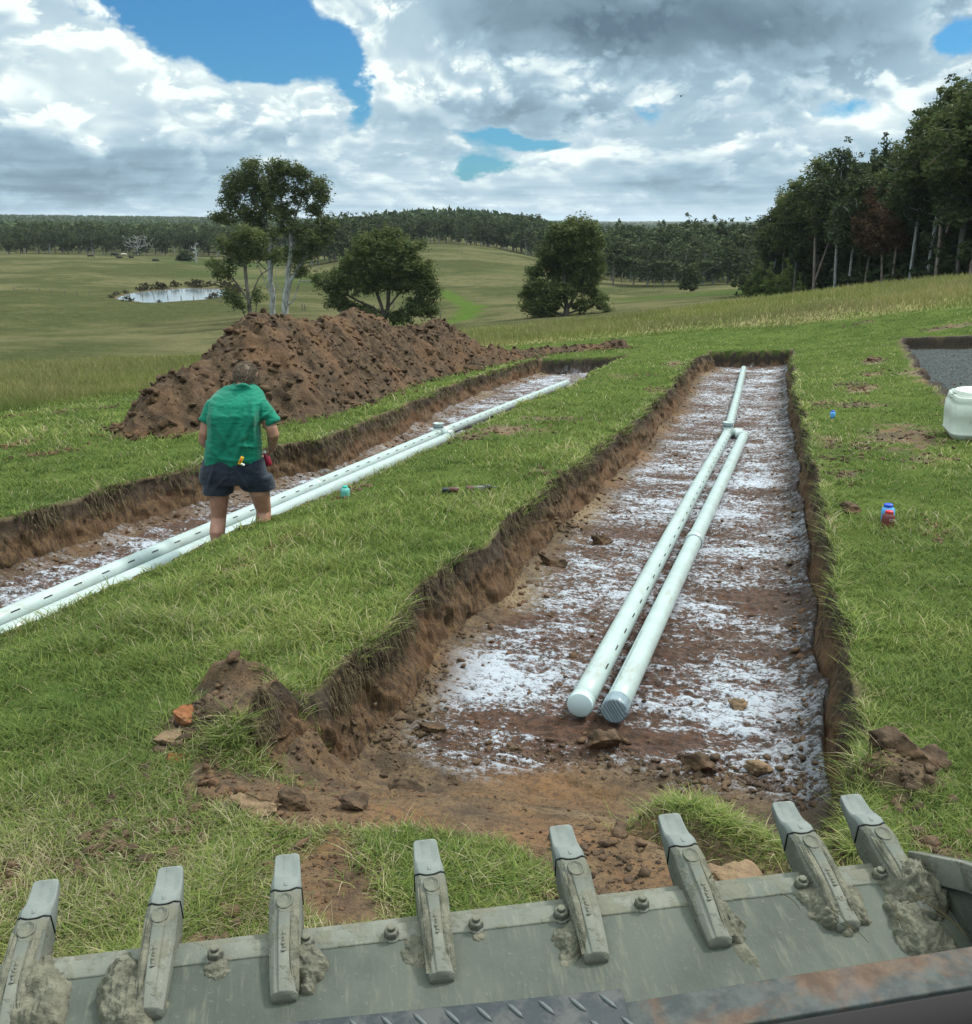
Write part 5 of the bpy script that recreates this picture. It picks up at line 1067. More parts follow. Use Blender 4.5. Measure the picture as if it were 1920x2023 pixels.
def tee(c, dirp, side, ln, name, label):
    r_ = empty(name, tuple(c)); mb = MB(); tube(mb, [-dirp * .15, dirp * .15], RAD + .007, 36); tube(mb, [np.zeros(3), side * ln], RAD + .004, 36); tube(mb, [np.zeros(3), (0, 0, .105)], RAD + .006, 36); mb.build('body', MATS['pvc'], r_)
    mr = MB(); lathe(mr, [(RAD - .012, .10), (RAD - .012, .150), (RAD + .010, .150), (RAD + .010, .098), (RAD - .01, .098)], (0, 0, 0), 36); mr.build('riser_stub', MATS['pvc_grey'], r_)
    mw = MB(); lathe(mw, [(RAD - .014, .151), (RAD - .014, .158), (RAD + .014, .158), (RAD + .014, .146)], (0, 0, 0), 36); mw.build('riser_rim', MATS['pvc'], r_)
    for s2 in (-1, 1):
        collar(r_, dirp * .155 * s2, dirp, RAD + .004, .02, 'pvc', 'rim', .008)
    collar(r_, side * (ln * .72), side, RAD, .012, 'pvc_grey', 'seal_ring', .006); tag(r_, label, 'pipe fitting'); return r_
dm = (dA + dB) / np.linalg.norm(dA + dB)
sd_ = B1 - (A1 - dA * .0); sd_[1] = 0; ln_ = np.linalg.norm(sd_); tee(A1, dm, sd_ / ln_, ln_ - .02, 'tee_fitting', 'pale cross-shaped fitting with upright grey stub joining the pipes in the main trench')
r_ = empty('elbow', tuple(B1)); mb = MB(); tt = np.linspace(0, math.pi / 2, 9); e1 = -sd_ / ln_; e2 = -dC
tube(mb, [e1 * .12 + e2 * 0.0] + [e1 * .10 * (1 - math.sin(t)) + e2 * .10 * (1 - math.cos(t)) for t in tt] + [e2 * .16], RAD + .006, 36); mb.build('body', MATS['pvc'], r_); tag(r_, 'white elbow turning the right pipe into the cross fitting', 'pipe fitting')
# left trench
def lfloor(px, py, extra=0.0): return hit(px, py, -DEP_L + RAD + extra)
C0 = lfloor(-60, 1250, .03); C1 = lfloor(866, 857, .02); C2 = lfloor(1120, 756, .03)
print('left pipes', C0, C1, C2, 'main', A0, A1, A2, B0, B1)
dL = (C1 - C0) / np.linalg.norm(C1 - C0); dL2 = (C2 - C1) / np.linalg.norm(C2 - C1)
rl = empty('slotted_pipe', tuple(C0)); pipe([np.zeros(3), (C1 - C0) * .35 + (0, 0, .01), (C1 - C0) * .7, C1 - C0], 'tube', rl, True, 1, .31, .3); collar(rl, (C1 - C0) * .55, dL, RAD, .10)
tag(rl, 'long white slotted pipe in the left trench, passing behind the person', 'pipe')
rl2 = empty('slotted_pipe', tuple(C1)); pipe([dL2 * .12, C2 - C1], 'tube', rl2, True, 1, .31, .35); tag(rl2, 'white slotted pipe from the left trench fitting to its far end', 'pipe')
sl = np.array([1.0, -.05, 0]); sl /= np.linalg.norm(sl)
off = sl * .165 + np.array([0, 0, -.035])
rl3 = empty('solid_pipe', tuple(C0 + off)); pipe([np.zeros(3), (C1 - C0) * .5 + np.array([-.02, 0, 0]), (C1 - C0) - dL * .10 ], 'tube', rl3); tag(rl3, 'white unslotted pipe against the grassy edge of the left trench', 'pipe')
tee(C1, (dL + dL2) / np.linalg.norm(dL + dL2), sl, .22, 'tee_fitting', 'white fitting with grey upright stub on the pipes in the left trench')

# ------------------------------------------------------------------ loader bucket
OB = np.array([-.5973, 1.6921, .5337]); hb_, pt_, rl_ = -.4325, .1917, .022
nB = np.array([math.sin(hb_) * math.cos(pt_), math.cos(hb_) * math.cos(pt_), math.sin(pt_)]); u0 = np.array([math.cos(hb_), -math.sin(hb_), 0]); w0 = np.cross(u0, nB); uB = u0 * math.cos(rl_) + w0 * math.sin(rl_); wB = np.cross(uB, nB)
bucket = bpy.data.objects.new('loader_bucket', None); COL.objects.link(bucket); M_ = Matrix([list(uB) + [0], list(nB) + [0], list(wB) + [0], [0, 0, 0, 1]]).transposed(); M_.translation = Vector(OB); bucket.matrix_world = M_
tag(bucket, 'grey steel loader bucket with eight muddy teeth across the bottom of the view', 'loader bucket')
def to_b(px, py, w=-.035):
    d = ray(px, py); Lc = np.array([(CAM - OB) @ uB, (CAM - OB) @ nB, (CAM - OB) @ wB]); Ld = np.array([d @ uB, d @ nB, d @ wB]); t = (w - Lc[2]) / Ld[2]; q = Lc + Ld * t; return q
def m_steel(name, a, b, dust, rough=.5):
    def f(g, out):
        tc = g.n('ShaderNodeTexCoord').outputs['Object']; n1 = g.noise(tc, 3.2, 6, .62); n2 = g.noise(g.v('MULTIPLY', tc, (60, 9, 30)), 1.0, 5, .65); n3 = g.noise(tc, 90, 3, .6)
        c = g.mix(g.ss(n1, .35, .65), a, b); c = g.mix(g.m('MULTIPLY', g.ss(n2, .52, .72), .55), c, dust); c = g.mix(g.m('MULTIPLY', g.ss(n3, .6, .8), .45), c, tuple(1.25 * q for q in dust))
        if name == 'tooth_steel':
            md = g.m('MULTIPLY', g.ss(g.noise(tc, 17, 5, .62), .47, .58), .8); c = g.mix(md, c, g.mix(n3, (.085, .085, .064), (.150, .144, .108)))
            return bsdf(g, c, .85, bump(g, g.m('ADD', g.m('MULTIPLY', n3, .6), md), .55, .004), .15, 0.0)
        return bsdf(g, c, g.m('MULTIPLY_ADD', n1, .3, rough), bump(g, g.m('ADD', n3, n2), .25, .005), .16, 0.0)
    return material(name, f)
m_steel('bucket_steel', (.050, .058, .049), (.080, .089, .074), (.130, .128, .098)); m_steel('tooth_steel', (.098, .106, .090), (.152, .156, .132), (.21, .20, .16)); m_steel('tip_steel', (.130, .146, .138), (.205, .222, .205), (.19, .195, .17), .5)
def m_mud(g, out):
    tc = g.n('ShaderNodeTexCoord').outputs['Object']; n1 = g.noise(tc, 22, 6, .65); n2 = g.noise(tc, 120, 4, .6); c = g.mix(g.ss(n1, .35, .65), (.078, .078, .058), (.150, .144, .108))
    return bsdf(g, c, .92, bump(g, g.m('ADD', n1, n2), .8, .006), .15)
material('dried_mud', m_mud)
def m_rust(g, out):
    tc = g.n('ShaderNodeTexCoord').outputs['Object']; n1 = g.noise(tc, 5.5, 6, .62, .4); n2 = g.noise(tc, 28, 5, .65); n3 = g.noise(tc, 110, 3, .6)
    c = g.mix(g.ss(n2, .35, .65), (.034, .040, .040), (.062, .068, .064)); r = g.mix(g.ss(n2, .35, .65), (.065, .040, .027), (.110, .070, .047)); c = g.mix(g.m('MULTIPLY', g.ss(n1, .42, .56), .9), c, r)
    c = g.mix(g.m('MULTIPLY', g.ss(g.noise(tc, 3.1, 3, .5), .56, .66), .7), c, (.07, .095, .11))
    return bsdf(g, c, .7, bump(g, n3, .2, .004), .18)
material('rusty_rim', m_rust)
# shell profile in (n, w): lip, long flat floor, curve up to the top rim
ul, ur = -1.75, 1.09
rimA = to_b(1231, 1980, .34); rimB = to_b(1920, 1868, .34); print('rim', rimA, rimB, 'corner', to_b(1800, 1680), to_b(1850, 1745))
nR = (rimA[1] + rimB[1]) / 2; slopeR = (rimB[1] - rimA[1]) / (rimB[0] - rimA[0]); wR = .34
prof = [(-.034, -.018), (-.06, -.020), (-.30, -.030), (-.52, -.045), (-.68, -.035), (-.80, .02), (-.87, .10), (-.885, .18), (-.86, .26)]
def shell(off):
    pr = np.array(prof, float)
    d = np.gradient(pr, axis=0); nn = np.stack([d[:, 1], -d[:, 0]], 1); nn /= np.linalg.norm(nn, axis=1)[:, None]; return pr - nn * off * -1
ti, to = np.array(prof), None
d_ = np.gradient(ti, axis=0); nn = np.stack([-d_[:, 1], d_[:, 0]], 1); nn /= np.linalg.norm(nn, axis=1)[:, None]; to = ti + nn * .016
if to[2, 1] > ti[2, 1]: to = ti - nn * .016
mb = MB(); loop = np.concatenate([ti, to[::-1]]); us = np.linspace(ul, ur, 40)
loft(mb, [np.column_stack([np.full(len(loop), u_), loop[:, 0], loop[:, 1] - .018]) for u_ in us]); o = mb.build('floor_plate', MATS['bucket_steel'], bucket, smooth=False); bevel(o, .003, 2, 50)
mb = MB(); box(mb, ((ul + ur) / 2, -.020, -.045), ((ur - ul) / 2, .022, .012)); o = mb.build('cutting_edge', MATS['tooth_steel'], bucket, False); bevel(o, .004, 2)
mb = MB(); box(mb, ((ul + ur) / 2, .012, -.052), ((ur - ul) / 2, .013, .008)); o = mb.build('cutting_edge', MATS['tooth_steel'], bucket, False); bevel(o, .005, 2)
# right side wall: outline in (n, w)
so = [(.030, -.060), (.030, -.032), (-.13, .10), (-.34, .25), (-.60, .36), (-.86, .40), (-.90, .10), (-.82, -.03), (-.66, -.07), (-.3, -.055)]
mb = MB(); ring = lambda u_, off=0: np.array([[u_, a, b + off] for a, b in so]); loft(mb, [ring(ur), ring(ur + .016)]); o = mb.build('side_plate', MATS['bucket_steel'], bucket, False); bevel(o, .003, 2)
mb = MB()
for i in range(1, 5):
    a, b = np.array(so[i]), np.array(so[i + 1]); dd = (b - a) / np.linalg.norm(b - a); nrm = np.array([-dd[1], dd[0]]); nrm = nrm if nrm[1] > 0 else -nrm
    c = (a + b) / 2 - nrm * .0275; L_ = np.linalg.norm(b - a) / 2; box(mb, (ur - .008, c[0], c[1]), (.0075, L_, .030), [[1, 0, 0], [0, dd[0], dd[1]], [0, nrm[0], nrm[1]]])
o = mb.build('side_flange', MATS['tooth_steel'], bucket, False); bevel(o, .003, 2)
# top rim: broad rusty strip, running slightly askew as seen in the photo
def rimpt(u_, dn=0.0, w=wR): return np.array([u_, rimA[1] + slopeR * (u_ - rimA[0]) + dn, w])
ra, rb = rimpt(-1.75), rimpt(1.085); dr = (rb - ra) / np.linalg.norm(rb - ra); nr = np.array([-dr[1], dr[0], 0]); tilt = rad(-6)
nr2 = nr * math.cos(tilt) + np.array([0, 0, math.sin(tilt)]); wr2 = np.cross(dr, nr2)
mb = MB(); box(mb, (ra + rb) / 2 - nr2 * .036 - wr2 * .008, (np.linalg.norm(rb - ra) / 2, .036, .008), [dr, nr2, wr2]); o = mb.build('top_rim', MATS['rusty_rim'], bucket, False); bevel(o, .003, 2)
mb = MB(); box(mb, (ra + rb) / 2 - nr2 * .07 - wr2 * .10, (np.linalg.norm(rb - ra) / 2, .006, .092), [dr, nr2, wr2]); o = mb.build('back_plate', material('dark_steel', lambda g, out: bsdf(g, (.035, .032, .032), .7)), bucket, False)
mb = MB(); box(mb, ((ul + ur) / 2, (rimA[1] - .90) / 2 + .02, .255), ((ur - ul) / 2, .05, .006)); 
e0 = rimpt(1.0, -.02)
# tread step plate
sA = to_b(614, 2019, wR + .02); sB = to_b(1228, 1957, wR + .02); ds = (sB - sA); Ls = np.linalg.norm(ds); ds /= Ls; ns = np.array([-ds[1], ds[0], 0])
c = (sA + sB) / 2 - ns * .085; mb = MB(); box(mb, c - ds * .15, (Ls / 2 + .15, .085, .006), [ds, ns, (0, 0, 1)]); box(mb, c + ns * .079 - ds * .15 + np.array([0, 0, -.02]), (Ls / 2 + .1498, .005, .0165), [ds, ns, (0, 0, 1)])
o = mb.build('step_plate', material('step_steel', lambda g, out: (lambda n_: bsdf(g, g.mix(g.ss(n_, .4, .62), (.024, .030, .034), (.058, .060, .058)), .6, bump(g, n_, .3, .005), .25))(g.noise(g.n('ShaderNodeTexCoord').outputs['Object'], 24, 5, .65))), bucket, False); bevel(o, .003, 2)
mb = MB()
for i in range(-6, 16):
    for j in range(4):
        p = sA + ds * (.020 + i * .046 + (j % 2) * .023) - ns * (.020 + j * .040); p[2] = wR + .0262; a_ = rad(-52)
        if i * .046 + .02 > Ls - .01: continue
        d1 = ds * math.cos(a_) + ns * math.sin(a_); tube(mb, [p - d1 * .017, p - d1 * .008, p + d1 * .008, p + d1 * .017], [.0006, .0034, .0034, .0006], 8)
mb.build('tread_pattern', material('worn_steel', lambda g, out: bsdf(g, (.085, .095, .095), .5, None, .35)), bucket)
# hydraulic hoses glimpsed in the dark gap behind the rim
mb = MB()
for k_ in range(2):
    q = rimpt(.62 + .07 * k_, -.14, .20); tube(mb, [q + np.array([t * .32, .035 * math.sin(t * 5 + k_), .05 * math.sin(t * 4 + k_ * 1.3)]) for t in np.linspace(0, 1, 14)], .011, 10)
mb.build('hose', material('black_rubber', lambda g, out: bsdf(g, (.02, .02, .02), .55)), bucket)
TU = [-.8132, -.555, -.3048, 0, .3118, .5701, .8485, 1.0368]; TU[7] = 1.02
def sect(n_, hw, top, bot, bev, ridge=0.0):
    """rounded box section with optional raised spine; 12 points"""
    return np.array([(-hw, n_, bot), (-hw, n_, (top + bot) / 2), (-hw, n_, top - bev), (-hw + bev, n_, top), (-hw * .42, n_, top + ridge * .2), (-hw * .34, n_, top + ridge), (hw * .34, n_, top + ridge), (hw * .42, n_, top + ridge * .2), (hw - bev, n_, top), (hw, n_, top - bev), (hw, n_, (top + bot) / 2), (hw, n_, bot)])
def shift(r, du): r = r.copy(); r[:, 0] += du; return r
def curve_sect(n_, hw, top, bot, bev, dn):
    r = sect(n_, hw, top, bot, bev); f = np.abs(r[:, 0]) / hw; r[:, 1] += dn * (1 - f ** 2 * 1.0) * (r[:, 2] > (top + bot) / 2 - 1e-6); return r
BR = [(0.0, 0), (1, 0)]
for i, tu in enumerate(TU):
    mb = MB(); dn = -.014
    rings = [sect(-.150, .0225, -.030, -.045, .006), sect(-.143, .026, -.018, -.045, .008, .003), sect(-.10, .0285, -.008, -.045, .010, .0075), sect(-.05, .0310, .000, -.060, .012, .009), sect(-.0, .0330, .004, -.070, .014, .009), sect(.030, .0335, .008, -.072, .014, .006), sect(.050, .0335, .012, -.072, .012, .001), sect(.070, .0330, .012, -.070, .012, .0), curve_sect(.0955, .0320, .004, -.064, .010, dn)]
    loft(mb, rings); o = mb.build('tooth_adapter', MATS['tooth_steel'], bucket, True); o.location = (tu, 0, 0); bevel(o, .0025, 2, 30)
    # cast boss and lettering lumps
    mb2 = MB(); lathe(mb2, [(.0175, .0), (.0170, .0028), (.0145, .0030), (.014, .0018), (.001, .0018)], (0, .050, .0125), 24, [(1, 0, 0), (0, 1.25, -.02), (0, 0, 1)])
    mb3 = MB()
    for j in range(6): box(mb3, (RNG.uniform(-.001, .001), -.030 - j * .0075, .0108 - .0007 * j), (.0048 * RNG.uniform(.5, 1.1), .0024, .0009), [[math.cos(j * 1.3), math.sin(j * 1.3), 0], [-math.sin(j * 1.3), math.cos(j * 1.3), 0], [0, 0, 1]])
    mb2.build('casting_mark', MATS['tooth_steel'], o); mb3.build('cast_lettering', MATS['tooth_steel'], o, False)
    mt = MB()
    rings = [curve_sect(.0985, .0322, .0042, -.063, .009, dn), curve_sect(.113, .0316, .0045, -.056, .008, dn * .5), sect(.127, .0308, -.002, -.050, .007), sect(.140, .0300, -.012, -.045, .005), sect(.158, .0290, -.0165, -.041, .003), sect(.180, .0276, -.0150, -.035, .002), sect(.1965, .0266, -.0120, -.030, .002), sect(.2030, .0235, -.0120, -.026, .002), sect(.2060, .0180, -.0140, -.024, .002)]
    for r in rings[3:7]: r[4:8, 2] -= .0045; r[2:4, 2] += .002; r[8:10, 2] += .002
    loft(mt, rings); ot = mt.build('tooth_tip', MATS['tip_steel'], o, True); bevel(ot, .0022, 2, 30)
    mp = MB(); box(mp, (0, .104, .0035), (.0036, .0062, .0022)); op = mp.build('lock_pin', MATS['tip_steel'], o, False); bevel(op, .0008, 1)
    ms = MB(); pts = [(x, .0968 + dn * (1 - (abs(x) / .032) ** 2), .0060 - (.012 * max(0, (abs(x) - .022) / .01) if abs(x) > .022 else 0)) for x in np.linspace(-.0325, .0325, 15)]; pts = [(-.0328, .097, -.055)] + pts + [(.0328, .097, -.055)]
    tube(ms, pts, .0016, 6); ms.build('seam', MATS['slot_dark'], o)
for px, py in ((425, 1883), (773, 1842), (940, 1824), (605, 1860), (69, 1922), (246, 1904), (1108, 1804), (1268, 1783), (1584, 1745), (1738, 1727)):
    q = to_b(px, py, -.026); mb = MB(); a6 = np.arange(6) * np.pi / 3 + RNG.uniform(0, 1)
    for z0, z1, r in ((-.04, -.034, .0185),): lathe(mb, [(r, -.04), (r, -.034), (r - .002, -.033)], (0, 0, 0), 24)
    h = lambda r, z: np.stack([r * np.cos(a6), r * np.sin(a6), np.full(6, z)], 1); loft(mb, [h(.0155, -.034), h(.0155, -.019), h(.0135, -.0165)]); lathe(mb, [(.0085, -.0165), (.0085, -.010), (.007, -.008)], (0, 0, 0), 14)
    o = mb.build('bolt', MATS['tooth_steel'], bucket, False); o.location = (q[0], q[1], 0); bevel(o, .0015, 2)
def mud(u_, n_, ru, rn, h, seed, rot=0.0, parent=bucket, base=-.038):
    g_ = 70; a = np.linspace(-1.35, 1.35, g_); A, B_ = np.meshgrid(a, a); cu, cn = math.cos(rot), math.sin(rot)
    Xm = u_ + (A * cu * ru - B_ * cn * rn); Ym = n_ + (A * cn * ru + B_ * cu * rn); q = np.hypot(A, B_) + .38 * fbm(A * 1.8 + seed, B_ * 1.8, oct=3, seed=seed)
    Hm = h * np.clip(1 - q ** 2, -1, 1); Hm = np.where(Hm > 0, Hm ** .6 * h ** .4, Hm); f = sstep(Hm, 0, h * .5)
    Hm = Hm + f * (h * .38 * fbm(Xm * 32, Ym * 32, oct=4, seed=seed + 2) - h * .30 * np.abs(fbm(Xm * 90, Ym * 90, oct=3, seed=seed + 4)))
    ok = Hm > -.006; idm = -np.ones(ok.shape, int); idm[ok] = np.arange(ok.sum()); q4 = np.stack([idm[:-1, :-1], idm[:-1, 1:], idm[1:, 1:], idm[1:, :-1]], -1).reshape(-1, 4); q4 = q4[(q4 >= 0).all(1)]
    zb = np.interp(Ym[ok], [-.9, -.8, -.68, -.52, -.3, -.06, 0], [.1, .0, -.055, -.065, -.05, -.040, -.04])
    return np_mesh('dried_mud', np.stack([Xm[ok], Ym[ok], zb + np.maximum(Hm[ok], -.006)], 1), q4, MATS['dried_mud'], parent)
for i, (px, py, ru, rn, h, rot) in enumerate(((70, 1965, .060, .105, .044, .35), (255, 1960, .062, .095, .040, .3), (595, 1900, .050, .060, .034, .6), (430, 1905, .024, .026, .012, 0), (822, 1870, .030, .045, .012, .5), (1130, 1850, .035, .060, .022, -.5), (1425, 1815, .042, .065, .032, .3), (1655, 1790, .070, .062, .040, -.2), (1600, 1765, .030, .030, .018, 0), (1810, 1755, .075, .075, .060, -.1), (1815, 1835, .060, .095, .034, .2), (1760, 1740, .03, .03, .02, 0), (945, 1843, .014, .014, .007, 0), (1385, 1760, .02, .03, .012, 0), (1470, 1870,.02,.05,.005,.3))):
    q = to_b(px, py, -.03); mud(q[0], q[1], ru, rn, h, 300 + i * 7, rot)
# clay smeared in the hollows of the adapters
for i, tu in enumerate(TU):
    for s_ in (-1, 1):
        if (i + (s_ > 0)) % 3 == 2: continue
        om = mud(tu + s_ * .019, -.045, .008, .07, .0045, 400 + i * 5 + s_, 0); 
        Vv = get_co(om); Vv[:, 2] += np.interp(Vv[:, 1], [-.15, -.143, -.1, -.05, 0, .05], [-.03, -.016, -.004, .004, .008, .012]) + .041; set_co(om, Vv)
mb = MB()
for (px, py, l_, a0) in ((1800, 1770, .09, -.9), (1830, 1790, .12, -1.1), (1815, 1800, .10, -.7), (1750, 1780, .07, -1.6), (1850, 1800, .09, -1.3), (1790, 1790, .08, .2), (1860, 1830, .06, -1.5), (1640, 1800, .06, -1.2), (1660, 1830, .06, -.9), (1400, 1740, .03, .6), (1540, 1770, .05, -1.0), (1770, 1810, .05, -1.5)):
    q = to_b(px, py, .005); q[2] = .012; d = np.array([math.cos(a0), math.sin(a0), -.12]); tube(mb, [q + d * l_ * t + np.array([0, 0, .010 * math.sin(3 * t)]) for t in np.linspace(0, 1, 6)], [.0009, .0011, .001, .0009, .0007, .0004], 5)
so_ = mb.build('straw_stems', MATS['straw'], None, attr='v'); so_.matrix_world = bucket.matrix_world.copy(); tag(so_, 'dry grass stems stuck in the mud at the right end of the bucket', 'straw', kind='stuff')

# ------------------------------------------------------------------ the person
pf = hit(476, 1112, -DEP_L); DPx = math.hypot(pf[0], pf[1]); PZ0 = gz1(pf[0], pf[1]); zc = (pf - CAM) @ FW; MPP = zc / FP
person = empty('person', (pf[0], pf[1], PZ0), HD)
print('person', pf, DPx, 'm/px', MPP, 'gz', PZ0)
def PP(px, py, dy=0.0):
    """photo measurement -> metres in the figure's own frame (x right, y away, z up)"""
    d = ray(px, py); t = ((pf - CAM) @ FH + dy) / (d @ FH); q = CAM + d * t; r = q - np.array([pf[0], pf[1], PZ0]); return np.array([r @ RT, r @ FH, r[2]])
def m_skin(g, out):
    tc = g.n('ShaderNodeTexCoord').outputs['Object']; n1 = g.noise(tc, 14, 4, .6); c = g.mix(g.ss(n1, .3, .7), (.36, .19, .13), (.29, .145, .10))
    return bsdf(g, c, .5, bump(g, g.noise(tc, 60, 3), .08, .003), .35, Subsurface_Weight=.08)
material('skin', m_skin)
def cloth(name, a, b, sc=60):
    def f(g, out):
        tc = g.n('ShaderNodeTexCoord').outputs['Object']; n1 = g.noise(tc, 5, 4, .6); n2 = g.noise(tc, sc, 4, .6); c = g.mix(g.ss(n1, .35, .68), a, b)
        return bsdf(g, c, .85, bump(g, g.m('ADD', n2, g.m('MULTIPLY', n1, 2)), .25, .006), .15, Sheen_Weight=.15)
    return material(name, f)
cloth('green_cloth', (.003, .165, .100), (.004, .130, .080)); cloth('navy_cloth', (.012, .018, .032), (.026, .033, .046)); 
def oval(c, rx, ry, n_=28, tilt=0.0, p=2.3):
    a_ = np.linspace(0, 2 * np.pi, n_, endpoint=False); ca, sa = np.cos(a_), np.sin(a_); x = np.sign(ca) * np.abs(ca) ** (2 / p) * rx; y = np.sign(sa) * np.abs(sa) ** (2 / p) * ry
    return np.array(c) + np.stack([x, y, x * 0 + y * math.sin(tilt)], 1)
def ring_px(px, py, hw, ry, dy=0.0, tilt=0.0, p=2.3): return oval(PP(px, py, dy), hw * MPP, ry, 28, tilt, p)
# body (skin): legs, arms, hands, neck, head as one surface
mb = MB()
LK, RK = (434, 1012), (518, 1000)
hipL, hipR = PP(434, 925, .0), PP(492, 925, .02)
kneeL, kneeR = PP(432, 1022, .03), PP(521, 1010, .10); anL, anR = PP(430, 1098, -.06), PP(520, 1088, .04)
tube(mb, [hipL, PP(433, 975, .01), kneeL, (kneeL * .62 + anL * .38) + (0, -.035, 0), (kneeL * .3 + anL * .7) + (0, -.01, 0), anL], [.100, .080, .060, .062, .048, .040], 20)
tube(mb, [hipR, PP(513, 972, .04), kneeR, (kneeR * .62 + anR * .38) + (0, -.035, 0), (kneeR * .3 + anR * .7) + (0, -.01, 0), anR], [.100, .082, .060, .062, .048, .040], 20)
tube(mb, [PP(463, 930, .03), PP(463, 860, .05), PP(467, 805, .12)], [.11, .10, .09], 20)
shL, shR = PP(419, 800, .09), PP(515, 798, .09); elL, elR = PP(401, 868, .02), PP(540, 856, .02)
wrL, wrR = PP(425, 893, .30), PP(537, 886, .22)
tube(mb, [shL, (shL + elL) / 2, elL * .85 + shL * .15, elL * .93 + wrL * .07, elL * .8 + wrL * .2, (elL + wrL) / 2, wrL], [.045, .046, .044, .043, .044, .040, .028], 16)
tube(mb, [shR, (shR + elR) / 2, elR * .85 + shR * .15, elR * .93 + wrR * .07, elR * .8 + wrR * .2, elR * .55 + wrR * .45, wrR], [.045, .050, .048, .046, .047, .043, .030], 16)
neck0, headc = PP(475, 785, .11), PP(484, 749, .20)
tube(mb, [neck0, (neck0 + headc) / 2, headc], [.066, .060, .060], 16)
V0, F0 = ICO[3]
# head: skull with face looking down and away
hd_f = np.array([.12, .62, -.78]); hd_f /= np.linalg.norm(hd_f); hd_r = np.array([1.0, -.1, .05]); hd_r -= hd_f * (hd_r @ hd_f); hd_r /= np.linalg.norm(hd_r); hd_u = np.cross(hd_r, hd_f)
Hc = headc + hd_f * .01 + hd_u * .03
sk = V0 * np.array([.076, .096, .112]); jaw = np.clip(-sk[:, 2] / .112, 0, 1); sk[:, 0] *= 1 - .28 * jaw; sk[:, 1] += .012 * jaw
HW = lambda q: Hc + q[0] * hd_r + q[1] * hd_f + q[2] * hd_u
mb.add(Hc + sk[:, :1] * hd_r + sk[:, 1:2] * hd_f + sk[:, 2:] * hd_u, F0)
tube(mb, [HW((0, .088, .02)), HW((0, .108, -.012)), HW((0, .112, -.024)), HW((0, .090, -.032))], [.007, .011, .014, .010], 10)
tube(mb, [HW((-.020, .088, -.056)), HW((0, .096, -.056)), HW((.020, .088, -.056))], [.006, .009, .006], 8); tube(mb, [HW((-.018, .084, -.066)), HW((0, .092, -.068)), HW((.018, .084, -.066))], [.006, .009, .006], 8)
for s_ in (-1, 1):
    tube(mb, [HW((.074 * s_, -.005, .022)), HW((.088 * s_, -.014, .026)), HW((.090 * s_, -.016, .0)), HW((.080 * s_, -.006, -.024))], [.008, .012, .010, .008], 8)
    tube(mb, [HW((.018 * s_, .086, .022)), HW((.034 * s_, .084, .026)), HW((.048 * s_, .074, .020))], [.006, .008, .006], 8)
    e_ = ICO[2][0] * .012 + HW((.032 * s_, .082, .010)); mb.add(e_, ICO[2][1])
def hand(wr, fd, pn, side, curl, sc=1.0):
    """wr wrist, fd finger direction, pn palm normal (towards the palm side), side: thumb side direction"""
    fd = fd / np.linalg.norm(fd); pn = pn - fd * (pn @ fd); pn /= np.linalg.norm(pn); sv = side * np.cross(fd, pn)
    pc = wr + fd * .05; rings = [oval((0, 0, 0), .028, .018, 14), oval((0, 0, 0), .040, .017, 14), oval((0, 0, 0), .044, .015, 14), oval((0, 0, 0), .042, .012, 14)]
    out_ = [c + r[:, :1] * sv + r[:, 1:2] * pn for r, c in zip(rings, (wr - fd * .01, wr + fd * .03, wr + fd * .07, wr + fd * .095))]; loft(mb, out_)
    for k_, (o_, l1, c_) in enumerate(((.031, .072, .9), (.010, .082, 1.0), (-.012, .076, 1.08), (-.032, .060, 1.15))):
        p = wr + fd * (.088 - .004 * abs(k_ - 1)) + sv * o_; pts = [p - fd * .015]; a_ = .15; d = fd
        for seg_ in (.45, .32, .23):
            a_ += curl * c_; d = fd * math.cos(a_) + pn * math.sin(a_); pts.append(p); p = p + d * l1 * seg_
        pts.append(p); tube(mb, pts, [.0095, .0092, .0085, .0078, .0062], 10)
    b = wr + fd * .028 + sv * .030; t1_ = fd * .55 + sv * .62 + pn * .45; t1_ /= np.linalg.norm(t1_); t2_ = fd * .8 + sv * .1 + pn * .6; t2_ /= np.linalg.norm(t2_)
    tube(mb, [b - t1_ * .01, b + t1_ * .032, b + t1_ * .036 + t2_ * .026, b + t1_ * .036 + t2_ * .046], [.016, .012, .0105, .0075], 10)
hand(wrR, np.array([-.55, .35, -.75]), np.array([-.6, .1, .4]), -1, .55); hand(wrL, np.array([.75, .55, -.35]), np.array([.1, -.5, -.8]), 1, .5)
body = mb.build('body', MATS['skin'], None); remesh(body, .0058, 5, .5); body.parent = person
# boots and socks
mb = MB()
for an, s_ in ((anL, -1), (anR, 1)):
    tube(mb, [(an[0], an[1], .20), (an[0], an[1], .12), (an[0], an[1] + .005, .05)], [.052, .056, .055], 18)
    loft(mb, [np.stack([an[0] + .02 * s_ * t + w * np.cos(q), np.full(20, an[1] - .075 + .29 * t), np.maximum(.0, h * .5 + h * .5 * np.sin(q))], 1) for q in [np.linspace(0, 2 * np.pi, 20, endpoint=False)] for t, w, h in ((0, .030, .06), (.08, .040, .10), (.3, .044, .125), (.55, .046, .10), (.8, .050, .075), (.95, .040, .055), (1, .02, .03))])
boots = mb.build('boot', material('boot_leather', lambda g, out: bsdf(g, (.085, .060, .040), .8, bump(g, g.noise(g.n('ShaderNodeTexCoord').outputs['Object'], 40, 4), .4, .004))), None); remesh(boots, .008, 3); boots.parent = person
